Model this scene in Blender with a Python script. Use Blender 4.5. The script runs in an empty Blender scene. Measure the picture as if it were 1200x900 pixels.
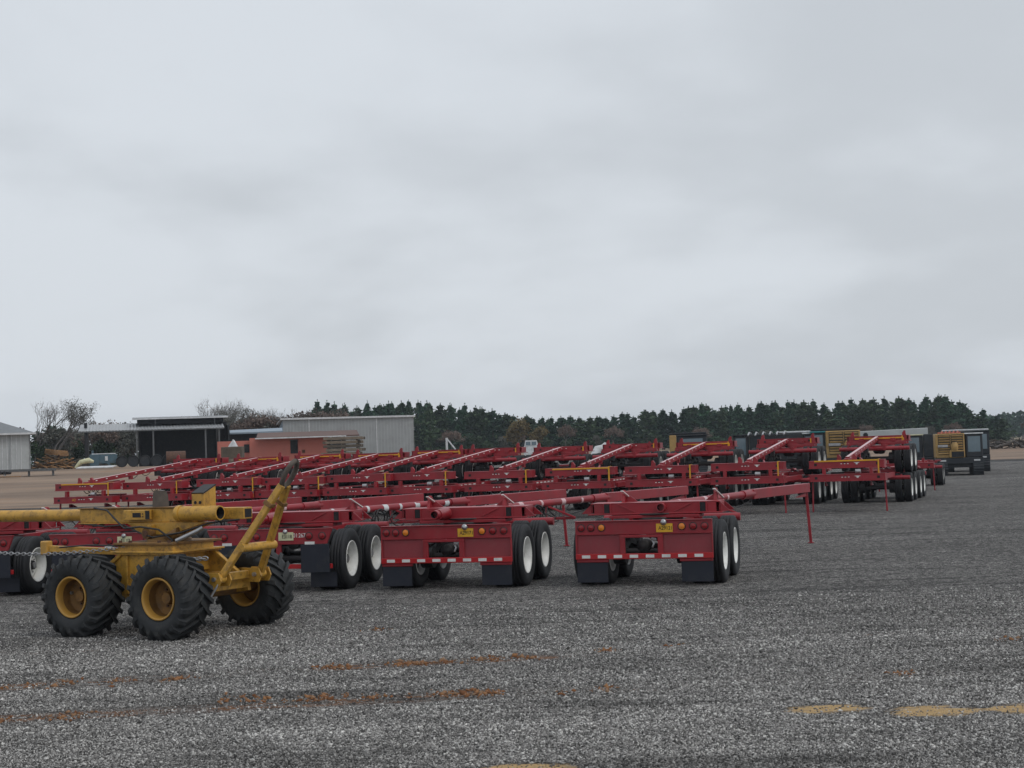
import bpy, math, random
import numpy as np
from mathutils import Vector, Matrix, Euler
random.seed(7)
SC = bpy.context.scene
COL = SC.collection
R = math.radians
PI = math.pi

# ------------------------------------------------------------------ camera
cam_d = bpy.data.cameras.new('camera'); cam = bpy.data.objects.new('camera', cam_d); COL.objects.link(cam)
cam_d.sensor_width = 36; cam_d.lens = 54.0; cam_d.clip_end = 4000
CAM_H = 2.2
cam.matrix_world = Matrix.Translation((0, 0, CAM_H)) @ Euler((R(90) + math.atan(79.5/1800), 0, 0)).to_matrix().to_4x4() @ Matrix.Rotation(R(-1.95), 4, 'Z')
SC.camera = cam

# ------------------------------------------------------------------ sky, sun, exposure
SUN_EL, SUN_AZ = 48, 118          # soft light through the cloud from the right
w = bpy.data.worlds.new('World'); SC.world = w; w.use_nodes = True
nt = w.node_tree; N = nt.nodes; L = nt.links; N.clear()
wo = N.new('ShaderNodeOutputWorld'); bg = N.new('ShaderNodeBackground'); bg.inputs['Strength'].default_value = 0.1
sky = N.new('ShaderNodeTexSky'); sky.sky_type = 'NISHITA'; sky.sun_disc = False
sky.sun_elevation = R(SUN_EL); sky.sun_rotation = R(SUN_AZ); sky.air_density = 1.6; sky.dust_density = 3
tc = N.new('ShaderNodeTexCoord'); sep = N.new('ShaderNodeSeparateXYZ'); L.new(tc.outputs['Generated'], sep.inputs[0])
def wmath(op, a, b=None):
    m = N.new('ShaderNodeMath'); m.operation = op
    for i, v in enumerate((a, b)):
        if v is None: continue
        if isinstance(v, (int, float)): m.inputs[i].default_value = v
        else: L.new(v, m.inputs[i])
    return m.outputs[0]
zc = wmath('ADD', wmath('MAXIMUM', sep.outputs['Z'], 0.0), 0.30)
cx = wmath('DIVIDE', sep.outputs['X'], zc); cy = wmath('DIVIDE', sep.outputs['Y'], zc)
cmb = N.new('ShaderNodeCombineXYZ'); L.new(cx, cmb.inputs[0]); L.new(cy, cmb.inputs[1])
n1 = N.new('ShaderNodeTexNoise'); n1.inputs['Scale'].default_value = 1.15; n1.inputs['Detail'].default_value = 5; n1.inputs['Roughness'].default_value = 0.45; n1.inputs['Distortion'].default_value = 0.4
L.new(cmb.outputs[0], n1.inputs['Vector'])
n2 = N.new('ShaderNodeTexNoise'); n2.inputs['Scale'].default_value = 5.0; n2.inputs['Detail'].default_value = 3; n2.inputs['Roughness'].default_value = 0.5
mpn = N.new('ShaderNodeMapping'); mpn.inputs['Location'].default_value = (4.3, 1.7, 0); L.new(cmb.outputs[0], mpn.inputs['Vector']); L.new(mpn.outputs[0], n2.inputs['Vector'])
nn = wmath('ADD', wmath('MULTIPLY', n1.outputs['Fac'], 0.8), wmath('MULTIPLY', n2.outputs['Fac'], 0.2))
nn = wmath('SUBTRACT', nn, wmath('MULTIPLY', wmath('ADD', sep.outputs['X'], wmath('MULTIPLY', sep.outputs['Z'], -0.5)), 0.16))
cr = N.new('ShaderNodeValToRGB'); L.new(nn, cr.inputs[0])
cr.color_ramp.interpolation = 'EASE'
cr.color_ramp.elements[0].position = 0.38; cr.color_ramp.elements[0].color = (0.483, 0.515, 0.553, 1)
cr.color_ramp.elements[1].position = 0.60; cr.color_ramp.elements[1].color = (0.583, 0.620, 0.664, 1)
sc = N.new('ShaderNodeVectorMath'); sc.operation = 'SCALE'; sc.inputs['Scale'].default_value = 12.0
L.new(cr.outputs['Color'], sc.inputs[0])
mx = N.new('ShaderNodeMixRGB'); mx.inputs['Fac'].default_value = 0.96
L.new(sky.outputs[0], mx.inputs['Color1']); L.new(sc.outputs[0], mx.inputs['Color2'])
L.new(mx.outputs[0], bg.inputs['Color']); L.new(bg.outputs[0], wo.inputs['Surface'])
sd = bpy.data.lights.new('sun', 'SUN'); sd.energy = 0.9; sd.angle = R(25); sd.color = (1, 0.97, 0.92)
so = bpy.data.objects.new('sun', sd); COL.objects.link(so)
az = R(SUN_AZ)
sv = Vector((math.sin(az)*math.cos(R(SUN_EL)), math.cos(az)*math.cos(R(SUN_EL)), math.sin(R(SUN_EL))))
so.rotation_euler = sv.to_track_quat('Z', 'Y').to_euler(); so.location = (0, 0, 60)
vs = SC.view_settings; vs.view_transform = 'Standard'; vs.look = 'None'; vs.gamma = 1; vs.exposure = 0.0; vs.use_curve_mapping = False

# ------------------------------------------------------------------ materials
def newmat(name):
    m = bpy.data.materials.new(name); m.use_nodes = True
    return m, m.node_tree.nodes, m.node_tree.links, m.node_tree.nodes['Principled BSDF']
def paint(name, col, rough=0.45, metal=0.0, var=0.25, dirt=0.25, dirtcol=(0.10, 0.085, 0.07), scale=3.0, bump=0.0, spec=0.5, dscale=1.7):
    m, n, l, b = newmat(name)
    t = n.new('ShaderNodeTexCoord'); o = n.new('ShaderNodeObjectInfo')
    ad = n.new('ShaderNodeVectorMath'); ad.operation = 'ADD'
    cm = n.new('ShaderNodeCombineXYZ'); l.new(o.outputs['Random'], cm.inputs[0]); l.new(o.outputs['Random'], cm.inputs[1])
    sc_ = n.new('ShaderNodeVectorMath'); sc_.operation = 'SCALE'; sc_.inputs['Scale'].default_value = 37; l.new(cm.outputs[0], sc_.inputs[0])
    l.new(t.outputs['Object'], ad.inputs[0]); l.new(sc_.outputs[0], ad.inputs[1])
    a = n.new('ShaderNodeTexNoise'); a.inputs['Scale'].default_value = scale; a.inputs['Detail'].default_value = 6; a.inputs['Roughness'].default_value = 0.6
    l.new(ad.outputs[0], a.inputs['Vector'])
    r = n.new('ShaderNodeValToRGB'); l.new(a.outputs['Fac'], r.inputs[0])
    c = Vector(col[:3])
    r.color_ramp.elements[0].position = 0.3; r.color_ramp.elements[0].color = (*(c*(1-var)), 1)
    r.color_ramp.elements[1].position = 0.7; r.color_ramp.elements[1].color = (*(c*(1+var*0.6)), 1)
    d = n.new('ShaderNodeTexNoise'); d.inputs['Scale'].default_value = scale*dscale; d.inputs['Detail'].default_value = 8; d.inputs['Roughness'].default_value = 0.7
    l.new(ad.outputs[0], d.inputs['Vector'])
    dr = n.new('ShaderNodeMapRange'); dr.inputs['From Min'].default_value = 0.5; dr.inputs['From Max'].default_value = 0.72; dr.inputs['To Max'].default_value = dirt
    l.new(d.outputs['Fac'], dr.inputs['Value'])
    x = n.new('ShaderNodeMixRGB'); l.new(dr.outputs[0], x.inputs['Fac']); l.new(r.outputs['Color'], x.inputs['Color1']); x.inputs['Color2'].default_value = (*dirtcol, 1)
    l.new(x.outputs[0], b.inputs['Base Color'])
    rr = n.new('ShaderNodeMapRange'); rr.inputs['To Min'].default_value = rough*0.8; rr.inputs['To Max'].default_value = min(1, rough*1.35); l.new(a.outputs['Fac'], rr.inputs['Value']); l.new(rr.outputs[0], b.inputs['Roughness'])
    b.inputs['Metallic'].default_value = metal; b.inputs['Specular IOR Level'].default_value = spec
    if bump:
        bp = n.new('ShaderNodeBump'); bp.inputs['Strength'].default_value = bump; bp.inputs['Distance'].default_value = 0.02; l.new(d.outputs['Fac'], bp.inputs['Height']); l.new(bp.outputs[0], b.inputs['Normal'])
    return m
M = {}
M['red'] = paint('red_paint', (0.285, 0.013, 0.022), 0.38, var=0.22, dirt=0.35, dirtcol=(0.17, 0.055, 0.05), scale=2.2)
M['reddull'] = paint('faded_red_paint', (0.25, 0.032, 0.042), 0.5, var=0.12, dirt=0.3, dirtcol=(0.2, 0.09, 0.08))
M['redbright'] = paint('red_reflector', (0.40, 0.010, 0.014), 0.3, var=0.08, dirt=0.1)
M['white'] = paint('white_reflector', (0.72, 0.72, 0.70), 0.4, var=0.08, dirt=0.3)
M['pinkish'] = paint('pink_highlight_strip', (0.66, 0.44, 0.45), 0.35, var=0.15, dirt=0.4, dirtcol=(0.3, 0.08, 0.09), scale=6)  # pale pink that paints the sky's reflection onto the red poles
M['rim'] = paint('white_rim_paint', (0.86, 0.86, 0.83), 0.35, var=0.08, dirt=0.3, dirtcol=(0.3, 0.27, 0.22), scale=5)
M['tyre'] = paint('tyre_rubber', (0.013, 0.014, 0.017), 0.7, var=0.3, dirt=0.25, dirtcol=(0.055, 0.052, 0.048), scale=6)
M['lugtyre'] = paint('lug_tyre_rubber', (0.020, 0.022, 0.024), 0.65, var=0.3, dirt=0.45, dirtcol=(0.075, 0.070, 0.062), scale=5, bump=0.3)
M['black'] = paint('black_steel', (0.012, 0.012, 0.014), 0.5, var=0.3, dirt=0.3)
M['flap'] = paint('mud_flap_rubber', (0.010, 0.013, 0.024), 0.6, var=0.2, dirt=0.4, dirtcol=(0.04, 0.04, 0.045))
M['hose'] = paint('hose_rubber', (0.014, 0.014, 0.016), 0.45)
M['silver'] = paint('bare_metal', (0.42, 0.42, 0.43), 0.35, metal=0.7, dirt=0.5)
M['amber'] = paint('amber_lens', (0.75, 0.22, 0.02), 0.25, var=0.1, dirt=0.1)
M['redlens'] = paint('red_lens', (0.25, 0.008, 0.012), 0.25, var=0.1, dirt=0.1)
M['plate'] = paint('yellow_plate', (0.72, 0.40, 0.02), 0.45, var=0.08, dirt=0.2)
M['paleplate'] = paint('pale_plate', (0.62, 0.60, 0.38), 0.45, var=0.15, dirt=0.35)
M['strap'] = paint('yellow_strap', (0.72, 0.36, 0.02), 0.6, var=0.15, dirt=0.2)
M['gold'] = paint('ochre_paint', (0.56, 0.305, 0.045), 0.42, var=0.3, dirt=0.85, dirtcol=(0.07, 0.035, 0.02), scale=3.5, dscale=3.2)
M['golddark'] = paint('rusty_ochre_paint', (0.21, 0.105, 0.025), 0.65, var=0.4, dirt=0.8, dirtcol=(0.07, 0.035, 0.02), scale=5)
M['rust'] = paint('rust', (0.11, 0.055, 0.035), 0.85, var=0.4, dirt=0.6, dirtcol=(0.04, 0.025, 0.02), scale=5)
M['greyrust'] = paint('greyish_rusted_steel', (0.11, 0.09, 0.075), 0.75, var=0.4, dirt=0.5, scale=8)
M['siding'] = paint('grey_metal_siding', (0.33, 0.345, 0.35), 0.5, var=0.12, dirt=0.3, dirtcol=(0.16, 0.15, 0.14), scale=0.6)
M['sidingblue'] = paint('pale_blue_siding', (0.24, 0.30, 0.36), 0.5, var=0.1, dirt=0.3, scale=0.6)
M['sidinglight'] = paint('pale_siding', (0.42, 0.44, 0.44), 0.5, var=0.12, dirt=0.3, dirtcol=(0.2, 0.18, 0.16), scale=0.8)
M['roofgrey'] = paint('grey_roof_metal', (0.17, 0.18, 0.19), 0.5, var=0.15, dirt=0.3, scale=0.8)
M['roofpale'] = paint('galvanised_roof', (0.34, 0.35, 0.36), 0.4, var=0.2, dirt=0.5, dirtcol=(0.14, 0.10, 0.08), scale=0.8)
M['roofrust'] = paint('rusty_roof', (0.13, 0.07, 0.055), 0.7, var=0.3, dirt=0.5, scale=1)
M['trim'] = paint('white_trim', (0.62, 0.63, 0.64), 0.5, dirt=0.2)
M['pink'] = paint('salmon_wall', (0.46, 0.15, 0.115), 0.7, var=0.12, dirt=0.3, dirtcol=(0.28, 0.12, 0.1), scale=0.8)
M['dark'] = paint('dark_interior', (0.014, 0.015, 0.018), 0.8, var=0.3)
M['steelpost'] = paint('weathered_post', (0.11, 0.115, 0.12), 0.6, dirt=0.3)
M['wood'] = paint('grey_timber', (0.20, 0.16, 0.12), 0.85, var=0.35, dirt=0.5, dirtcol=(0.08, 0.06, 0.045), scale=3)
M['woodend'] = paint('dark_timber', (0.10, 0.08, 0.06), 0.9, var=0.35, dirt=0.5, scale=3)
M['freshwood'] = paint('fresh_timber', (0.38, 0.215, 0.10), 0.8, var=0.35, dirt=0.5, dirtcol=(0.14, 0.08, 0.04), scale=2)
M['yellow'] = paint('machine_yellow', (0.50, 0.27, 0.05), 0.45, var=0.15, dirt=0.35, scale=2)
M['tan'] = paint('dusty_machine_yellow', (0.40, 0.25, 0.085), 0.5, var=0.2, dirt=0.5, dirtcol=(0.16, 0.09, 0.04), scale=2)
M['teal'] = paint('machine_teal', (0.03, 0.23, 0.24), 0.4, var=0.15, dirt=0.35, scale=2)
M['navy'] = paint('machine_black', (0.014, 0.018, 0.024), 0.45, var=0.2, dirt=0.3, scale=2)
M['steelblue'] = paint('blue_grey_paint', (0.06, 0.115, 0.15), 0.5, var=0.25, dirt=0.4, scale=2)
M['glass'] = paint('cab_glass', (0.12, 0.17, 0.20), 0.08, var=0.1, dirt=0.1, spec=0.8)
M['orange'] = paint('faded_orange', (0.40, 0.11, 0.07), 0.5, dirt=0.4)
M['bark'] = paint('bark', (0.07, 0.055, 0.045), 0.9, var=0.3, scale=4)
M['greybark'] = paint('grey_bark', (0.11, 0.10, 0.095), 0.9, var=0.3, scale=4)
def leafmat(name, c1, c2):
    m, n, l, b = newmat(name)
    g = n.new('ShaderNodeNewGeometry'); r = n.new('ShaderNodeValToRGB'); l.new(g.outputs['Random Per Island'], r.inputs[0])
    r.color_ramp.elements[0].color = (*c1, 1); r.color_ramp.elements[1].color = (*c2, 1)
    o = n.new('ShaderNodeObjectInfo'); mr = n.new('ShaderNodeMapRange'); mr.inputs['To Min'].default_value = 0.7; mr.inputs['To Max'].default_value = 1.25; l.new(o.outputs['Random'], mr.inputs[0])
    v = n.new('ShaderNodeVectorMath'); v.operation = 'SCALE'; l.new(r.outputs[0], v.inputs[0]); l.new(mr.outputs[0], v.inputs['Scale'])
    l.new(v.outputs[0], b.inputs['Base Color']); b.inputs['Roughness'].default_value = 0.7; b.inputs['Specular IOR Level'].default_value = 0.2
    return m
M['pine'] = leafmat('pine_needles', (0.016, 0.044, 0.027), (0.046, 0.100, 0.055))
M['pine2'] = leafmat('olive_needles', (0.026, 0.052, 0.026), (0.065, 0.100, 0.050))
M['leafbrown'] = leafmat('brown_leaves', (0.11, 0.080, 0.066), (0.20, 0.15, 0.125))
M['leafgrey'] = leafmat('grey_green_leaves', (0.085, 0.088, 0.075), (0.17, 0.17, 0.145))
M['leafochre'] = leafmat('ochre_leaves', (0.09, 0.07, 0.03), (0.16, 0.12, 0.05))

# ------------------------------------------------------------------ mesh builder
class MB:
    def __init__(s): s.v = []; s.f = []; s.m = []; s.mats = []; s.smooth = []
    def mi(s, mat):
        if mat not in s.mats: s.mats.append(mat)
        return s.mats.index(mat)
    def add(s, vs, fs, mat, smooth=False):
        o = len(s.v); s.v += [tuple(p) for p in vs]; k = s.mi(mat)
        for f in fs: s.f.append([o+i for i in f]); s.m.append(k); s.smooth.append(smooth)
        return s
    def obox(s, c, ax, ay, az, mat, bev=0.006):
        """box: centre c, half-axes ax ay az (vectors); chamfered edges"""
        c = Vector(c); A = [Vector(ax), Vector(ay), Vector(az)]; H = [a.length for a in A]; U = [a.normalized() for a in A]
        b = min(bev, min(H)*0.45)
        if b <= 0:
            vs = [c + sx*A[0] + sy*A[1] + sz*A[2] for sz in (-1, 1) for sy in (-1, 1) for sx in (-1, 1)]
            fs = [(0,2,3,1),(4,5,7,6),(0,1,5,4),(2,6,7,3),(0,4,6,2),(1,3,7,5)]
            return s.add(vs, fs, mat)
        vs = []; idx = {}
        for sx in (-1, 1):
            for sy in (-1, 1):
                for sz in (-1, 1):
                    for k in range(3):
                        h = [(H[i] if i == k else H[i]-b) for i in range(3)]
                        idx[(sx, sy, sz, k)] = len(vs); vs.append(c + U[0]*sx*h[0] + U[1]*sy*h[1] + U[2]*sz*h[2])
        fs = []
        for k in range(3):
            i, j = (k+1) % 3, (k+2) % 3
            for sg in (-1, 1):
                q = []
                for (p, r) in ((-1,-1),(1,-1),(1,1),(-1,1)):
                    t = [0,0,0]; t[k] = sg; t[i] = p; t[j] = r; q.append(idx[(*t, k)])
                fs.append(q if sg > 0 else q[::-1])
        for k in range(3):          # edges parallel to axis k
            i, j = (k+1) % 3, (k+2) % 3
            for p in (-1, 1):
                for r in (-1, 1):
                    t0 = [0,0,0]; t0[i] = p; t0[j] = r; t0[k] = -1; t1 = list(t0); t1[k] = 1
                    q = [idx[(*t0, i)], idx[(*t1, i)], idx[(*t1, j)], idx[(*t0, j)]]
                    fs.append(q if p*r < 0 else q[::-1])
        for sx in (-1, 1):
            for sy in (-1, 1):
                for sz in (-1, 1):
                    q = [idx[(sx,sy,sz,0)], idx[(sx,sy,sz,1)], idx[(sx,sy,sz,2)]]
                    fs.append(q if sx*sy*sz > 0 else q[::-1])
        return s.add(vs, fs, mat)
    def box(s, c, size, mat, bev=0.006, rz=0, ry=0, rx=0):
        m = Euler((rx, ry, rz)).to_matrix(); h = [d/2 for d in size]
        return s.obox(c, m @ Vector((h[0],0,0)), m @ Vector((0,h[1],0)), m @ Vector((0,0,h[2])), mat, bev)
    def bar(s, p0, p1, wd, ht, mat, bev=0.006, up=(0,0,1)):
        p0 = Vector(p0); p1 = Vector(p1); d = p1-p0; y = d.normalized(); u = Vector(up)
        if abs(y.dot(u)) > 0.98: u = Vector((0,1,0))
        x = y.cross(u).normalized(); z = x.cross(y)
        return s.obox((p0+p1)/2, x*wd/2, d/2, z*ht/2, mat, bev)
    def tube(s, pts, r, mat, n=12, caps=True, hollow=0.0):
        pts = [Vector(p) for p in pts]; rs = r if isinstance(r, (list, tuple)) else [r]*len(pts)
        vs = []; fs = []; prev = None
        for i, p in enumerate(pts):
            t = (pts[min(i+1, len(pts)-1)] - pts[max(i-1, 0)]).normalized()
            if prev is None:
                u = Vector((0,0,1)) if abs(t.z) < 0.9 else Vector((0,1,0))
                a = t.cross(u).normalized()
            else: a = (prev - t*prev.dot(t)).normalized()
            prev = a; b = t.cross(a)
            for k in range(n):
                th = 2*PI*k/n; vs.append(p + (a*math.cos(th) + b*math.sin(th))*rs[i])
        for i in range(len(pts)-1):
            for k in range(n):
                k2 = (k+1) % n; fs.append((i*n+k, i*n+k2, (i+1)*n+k2, (i+1)*n+k))
        s.add(vs, fs, mat, True)
        if caps:
            e = (len(pts)-1)*n
            if hollow:
                for (base, sg, q, t) in ((0, -1, pts[0], (pts[1]-pts[0]).normalized()), (e, 1, pts[-1], (pts[-2]-pts[-1]).normalized())):
                    ring = [vs[base+k] for k in range(n)]
                    inner = [q + (p-q)*hollow for p in ring]; deep = [p + t*hollow*rs[0]*4 for p in inner]
                    f1 = [(k, (k+1)%n, n+(k+1)%n, n+k) for k in range(n)]; f2 = [(n+k, n+(k+1)%n, 2*n+(k+1)%n, 2*n+k) for k in range(n)]
                    s.add(ring+inner, f1, mat); s.add(ring+inner+deep, f2 + [tuple(range(2*n, 3*n))], M['dark'] if hollow > 0.5 else mat)
            else:
                s.add(vs[:n], [tuple(range(n))[::-1]], mat); s.add(vs[e:], [tuple(range(n))], mat)
        return s
    def lathe(s, prof, o, ax, mat, n=32, smooth=True, closed=False):
        """prof: list of (radius, along axis)"""
        o = Vector(o); ax = Vector(ax).normalized(); u = Vector((0,0,1)) if abs(ax.z) < 0.9 else Vector((0,1,0))
        a = ax.cross(u).normalized(); b = ax.cross(a); vs = []; fs = []
        for (r, t) in prof:
            for k in range(n):
                th = 2*PI*k/n; vs.append(o + ax*t + (a*math.cos(th) + b*math.sin(th))*r)
        m = len(prof)
        for i in range(m if closed else m-1):
            j = (i+1) % m
            for k in range(n):
                k2 = (k+1) % n; fs.append((i*n+k, j*n+k, j*n+k2, i*n+k2))
        return s.add(vs, fs, mat, smooth)
    def disc(s, c, ax, r, t, mat, n=20):
        c = Vector(c); ax = Vector(ax).normalized(); return s.tube([c, c+ax*t], r, mat, n)
    def prism(s, poly, o, ux, uy, th, mat):
        """poly 2D in plane (ux, uy) at origin o, extruded by vector th"""
        o = Vector(o); ux = Vector(ux); uy = Vector(uy); th = Vector(th); n = len(poly)
        a = [o + ux*p[0] + uy*p[1] for p in poly]; b = [p + th for p in a]
        fs = [tuple(range(n))[::-1], tuple(range(n, 2*n))] + [(k, (k+1)%n, n+(k+1)%n, n+k) for k in range(n)]
        return s.add(a+b, fs, mat)
    def mesh(s, name):
        me = bpy.data.meshes.new(name); me.from_pydata(s.v, [], s.f)
        for m in s.mats: me.materials.append(m)
        me.polygons.foreach_set('material_index', s.m); me.polygons.foreach_set('use_smooth', s.smooth)
        me.update(); return me
    def build(s, name, parent=None, loc=(0,0,0), rot=None):
        o = bpy.data.objects.new(name, s.mesh(name)); COL.objects.link(o)
        o.location = loc
        if rot: o.rotation_euler = rot
        if parent: o.parent = parent
        return o
def inst(name, mesh, parent, loc=(0,0,0), rot=(0,0,0)):
    o = bpy.data.objects.new(name, mesh); COL.objects.link(o); o.location = loc; o.rotation_euler = rot
    if parent: o.parent = parent
    return o
def tag(o, label, cat, group=None, kind=None):
    o['label'] = label; o['category'] = cat
    if group: o['group'] = group
    if kind: o['kind'] = kind
    return o
def thing(name, label, cat, loc=(0,0,0), rz=0, group=None):
    o = bpy.data.objects.new(name, None); COL.objects.link(o); o.empty_display_size = 0.3
    o.location = loc; o.rotation_euler = (0, 0, rz); return tag(o, label, cat, group)
def copy_tree(o, parent=None):
    kids = list(o.children)
    c = o.copy(); COL.objects.link(c); c.parent = parent
    for k in kids: copy_tree(k, c)
    return c
def text_mesh(txt, size, mat, name):
    cu = bpy.data.curves.new(name, 'FONT'); cu.body = txt; cu.size = size; cu.extrude = 0.002; cu.align_x = 'CENTER'; cu.align_y = 'CENTER'
    ob = bpy.data.objects.new(name+'_tmp', cu); COL.objects.link(ob)
    dg = bpy.context.evaluated_depsgraph_get(); me = bpy.data.meshes.new_from_object(ob.evaluated_get(dg))
    bpy.data.objects.remove(ob); bpy.data.curves.remove(cu); me.materials.clear(); me.materials.append(mat); me.name = name
    return me

# ------------------------------------------------------------------ ground
def smooth(a, b, x):
    t = min(1, max(0, (x-a)/(b-a))); return t*t*(3-2*t)
def ground_z(x, y):
    left = 1 - smooth(-16, 26, x - 0.12*(y-60))
    z = 2.0*smooth(70, 138, y)*left + 0.95*smooth(112, 175, y)*(1-left)
    z += 1.2*smooth(300, 600, y)*(left)
    return z
def build_ground():
    ys = [-60, -20, 0, 5] + [8+i*1.0 for i in range(0, 62)] + [70+i*3 for i in range(1, 50)] + [220+i*15 for i in range(1, 14)] + [430, 480, 560, 640, 800, 1200, 2000, 3500]
    k = 90; vs = []; fs = []
    for y in ys:
        W = 25 + 0.9*max(y, 0)
        for i in range(k+1):
            x = (i/k*2-1)*W; vs.append((x, y, ground_z(x, y)))
    for j in range(len(ys)-1):
        for i in range(k):
            a = j*(k+1)+i; fs.append((a, a+1, a+k+2, a+k+1))
    m = MB(); m.add(vs, fs, ground_mat(), True)
    o = m.build('ground'); o['kind'] = 'structure'
def tone_nodes(n, l, P):
    """compacted lanes, loose ridges and thin rut lines of the gravel, by position"""
    def mt(op, a, b2=None):
        q = n.new('ShaderNodeMath'); q.operation = op
        for i, v in enumerate((a, b2)):
            if v is None: continue
            if isinstance(v, (int, float)): q.inputs[i].default_value = v
            else: l.new(v, q.inputs[i])
        return q.outputs[0]
    def noise(sc_, det, rough, stretch, dist=0):
        mp = n.new('ShaderNodeMapping'); mp.inputs['Scale'].default_value = stretch; mp.inputs['Rotation'].default_value = (0, 0, R(4)); l.new(P, mp.inputs['Vector'])
        q = n.new('ShaderNodeTexNoise'); q.inputs['Scale'].default_value = sc_; q.inputs['Detail'].default_value = det; q.inputs['Roughness'].default_value = rough; q.inputs['Distortion'].default_value = dist
        l.new(mp.outputs[0], q.inputs['Vector']); return q.outputs['Fac']
    def ss(v, a, b2):
        q = n.new('ShaderNodeMapRange'); q.interpolation_type = 'SMOOTHSTEP'; q.inputs['From Min'].default_value = a; q.inputs['From Max'].default_value = b2; l.new(v, q.inputs['Value']); return q.outputs[0]
    big = noise(0.16, 4, 0.5, (1, 1, 1)); tr = noise(0.55, 6, 0.65, (0.12, 1.0, 1.0), 0.8); fine = noise(2.2, 6, 0.75, (0.35, 1, 1))
    tone = mt('ADD', mt('ADD', mt('MULTIPLY', big, 0.5), mt('MULTIPLY', tr, 1.15)), mt('ADD', mt('MULTIPLY', fine, 0.8), -0.20))
    thin = ss(mt('ABSOLUTE', mt('SUBTRACT', noise(0.42, 4, 0.55, (0.07, 1.0, 1.0), 0.5), 0.5)), 0.035, 0.006)
    thin2 = ss(mt('ABSOLUTE', mt('SUBTRACT', noise(0.9, 3, 0.5, (0.10, 1.0, 1.0), 1.2), 0.52)), 0.030, 0.006)
    patch = ss(noise(0.35, 4, 0.6, (0.6, 1, 1)), 0.44, 0.58)
    dk = mt('MULTIPLY', mt('MAXIMUM', thin, thin2), patch)
    return mt('MULTIPLY', tone, mt('SUBTRACT', 1.24, mt('MULTIPLY', dk, 0.46))), tr, fine
def ground_mat():
    m, n, l, b = newmat('gravel_and_dirt')
    tcn = n.new('ShaderNodeTexCoord'); P = tcn.outputs['Object']
    sp = n.new('ShaderNodeSeparateXYZ'); l.new(P, sp.inputs[0]); X, Y = sp.outputs[0], sp.outputs[1]
    def mt(op, a, b2=None, c=None, clamp=False):
        q = n.new('ShaderNodeMath'); q.operation = op; q.use_clamp = clamp
        for i, v in enumerate((a, b2, c)):
            if v is None: continue
            if isinstance(v, (int, float)): q.inputs[i].default_value = v
            else: l.new(v, q.inputs[i])
        return q.outputs[0]
    def noise(sc_, det=4, rough=0.55, vec=P, stretch=None, dist=0):
        if stretch:
            mp = n.new('ShaderNodeMapping'); mp.inputs['Scale'].default_value = stretch; l.new(vec, mp.inputs['Vector']); vec = mp.outputs[0]
        q = n.new('ShaderNodeTexNoise'); q.inputs['Scale'].default_value = sc_; q.inputs['Detail'].default_value = det; q.inputs['Roughness'].default_value = rough; q.inputs['Distortion'].default_value = dist
        l.new(vec, q.inputs['Vector']); return q.outputs['Fac']
    def ss(v, a, b2):
        q = n.new('ShaderNodeMapRange'); q.interpolation_type = 'SMOOTHSTEP'; q.inputs['From Min'].default_value = a; q.inputs['From Max'].default_value = b2; l.new(v, q.inputs['Value']); return q.outputs[0]
    def mix(f, a, b2):
        q = n.new('ShaderNodeMixRGB')
        for i, v in ((0, f), (1, a), (2, b2)):
            if isinstance(v, (int, float)): q.inputs[i].default_value = v
            elif isinstance(v, tuple): q.inputs[i].default_value = (*v, 1)
            else: l.new(v, q.inputs[i])
        return q.outputs[0]
    # stones
    def vor(sc_):
        q = n.new('ShaderNodeTexVoronoi'); q.inputs['Scale'].default_value = sc_; l.new(P, q.inputs['Vector'])
        c = n.new('ShaderNodeSeparateColor'); l.new(q.outputs['Color'], c.inputs[0]); return q, c
    v1, s1 = vor(78); v2, s2 = vor(36); v3, s3 = vor(13)
    val = mt('ADD', mt('ADD', mt('MULTIPLY', s1.outputs[0], 0.46), mt('MULTIPLY', s2.outputs[1], 0.30)), mt('MULTIPLY', s3.outputs[2], 0.24))
    cr1 = n.new('ShaderNodeValToRGB'); l.new(val, cr1.inputs[0]); e = cr1.color_ramp.elements
    e[0].position = 0.28; e[0].color = (0.021, 0.020, 0.019, 1); e[1].position = 0.78; e[1].color = (0.57, 0.545, 0.51, 1)
    k = e.new(0.44); k.color = (0.109, 0.104, 0.099, 1); k = e.new(0.58); k.color = (0.26, 0.248, 0.234, 1)
    gapm = ss(v1.outputs['Distance'], 0.80, 0.30)
    gcol = mix(gapm, (0.018, 0.018, 0.020), cr1.outputs[0])
    # broad tone: tracks and patches
    tone, tr, fine = tone_nodes(n, l, P)
    tn = n.new('ShaderNodeVectorMath'); tn.operation = 'SCALE'; l.new(gcol, tn.inputs[0]); l.new(tone, tn.inputs['Scale'])
    g = tn.outputs[0]
    # orange clay smears: wheel-track lines over the gravel
    def line(x0, y0, x1, y1, wd, lo, hi, nsc, xa, xb):
        sl = (y1-y0)/(x1-x0)
        d = mt('ABSOLUTE', mt('SUBTRACT', Y, mt('ADD', mt('MULTIPLY', X, sl), y0-sl*x0)))
        band = ss(d, wd, wd*0.25)
        nz = noise(nsc, 5, 0.6, stretch=(0.6, 1.6, 1))
        rng = mt('MULTIPLY', ss(X, xa-0.6, xa+0.3), ss(X, xb+0.6, xb-0.3))
        return mt('MULTIPLY', mt('MULTIPLY', band, ss(nz, lo, hi)), rng)
    m1 = line(-5.3, 15.6, -2.0, 16.3, 0.42, 0.50, 0.66, 3.1, -7, -3.4)
    m2 = line(-2.1, 16.2, 0.2, 16.5, 0.28, 0.44, 0.60, 4.0, -2.1, 0.4)
    m3 = line(-4.6, 13.65, -0.5, 14.1, 0.30, 0.44, 0.62, 3.6, -6, -0.2)
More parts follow.
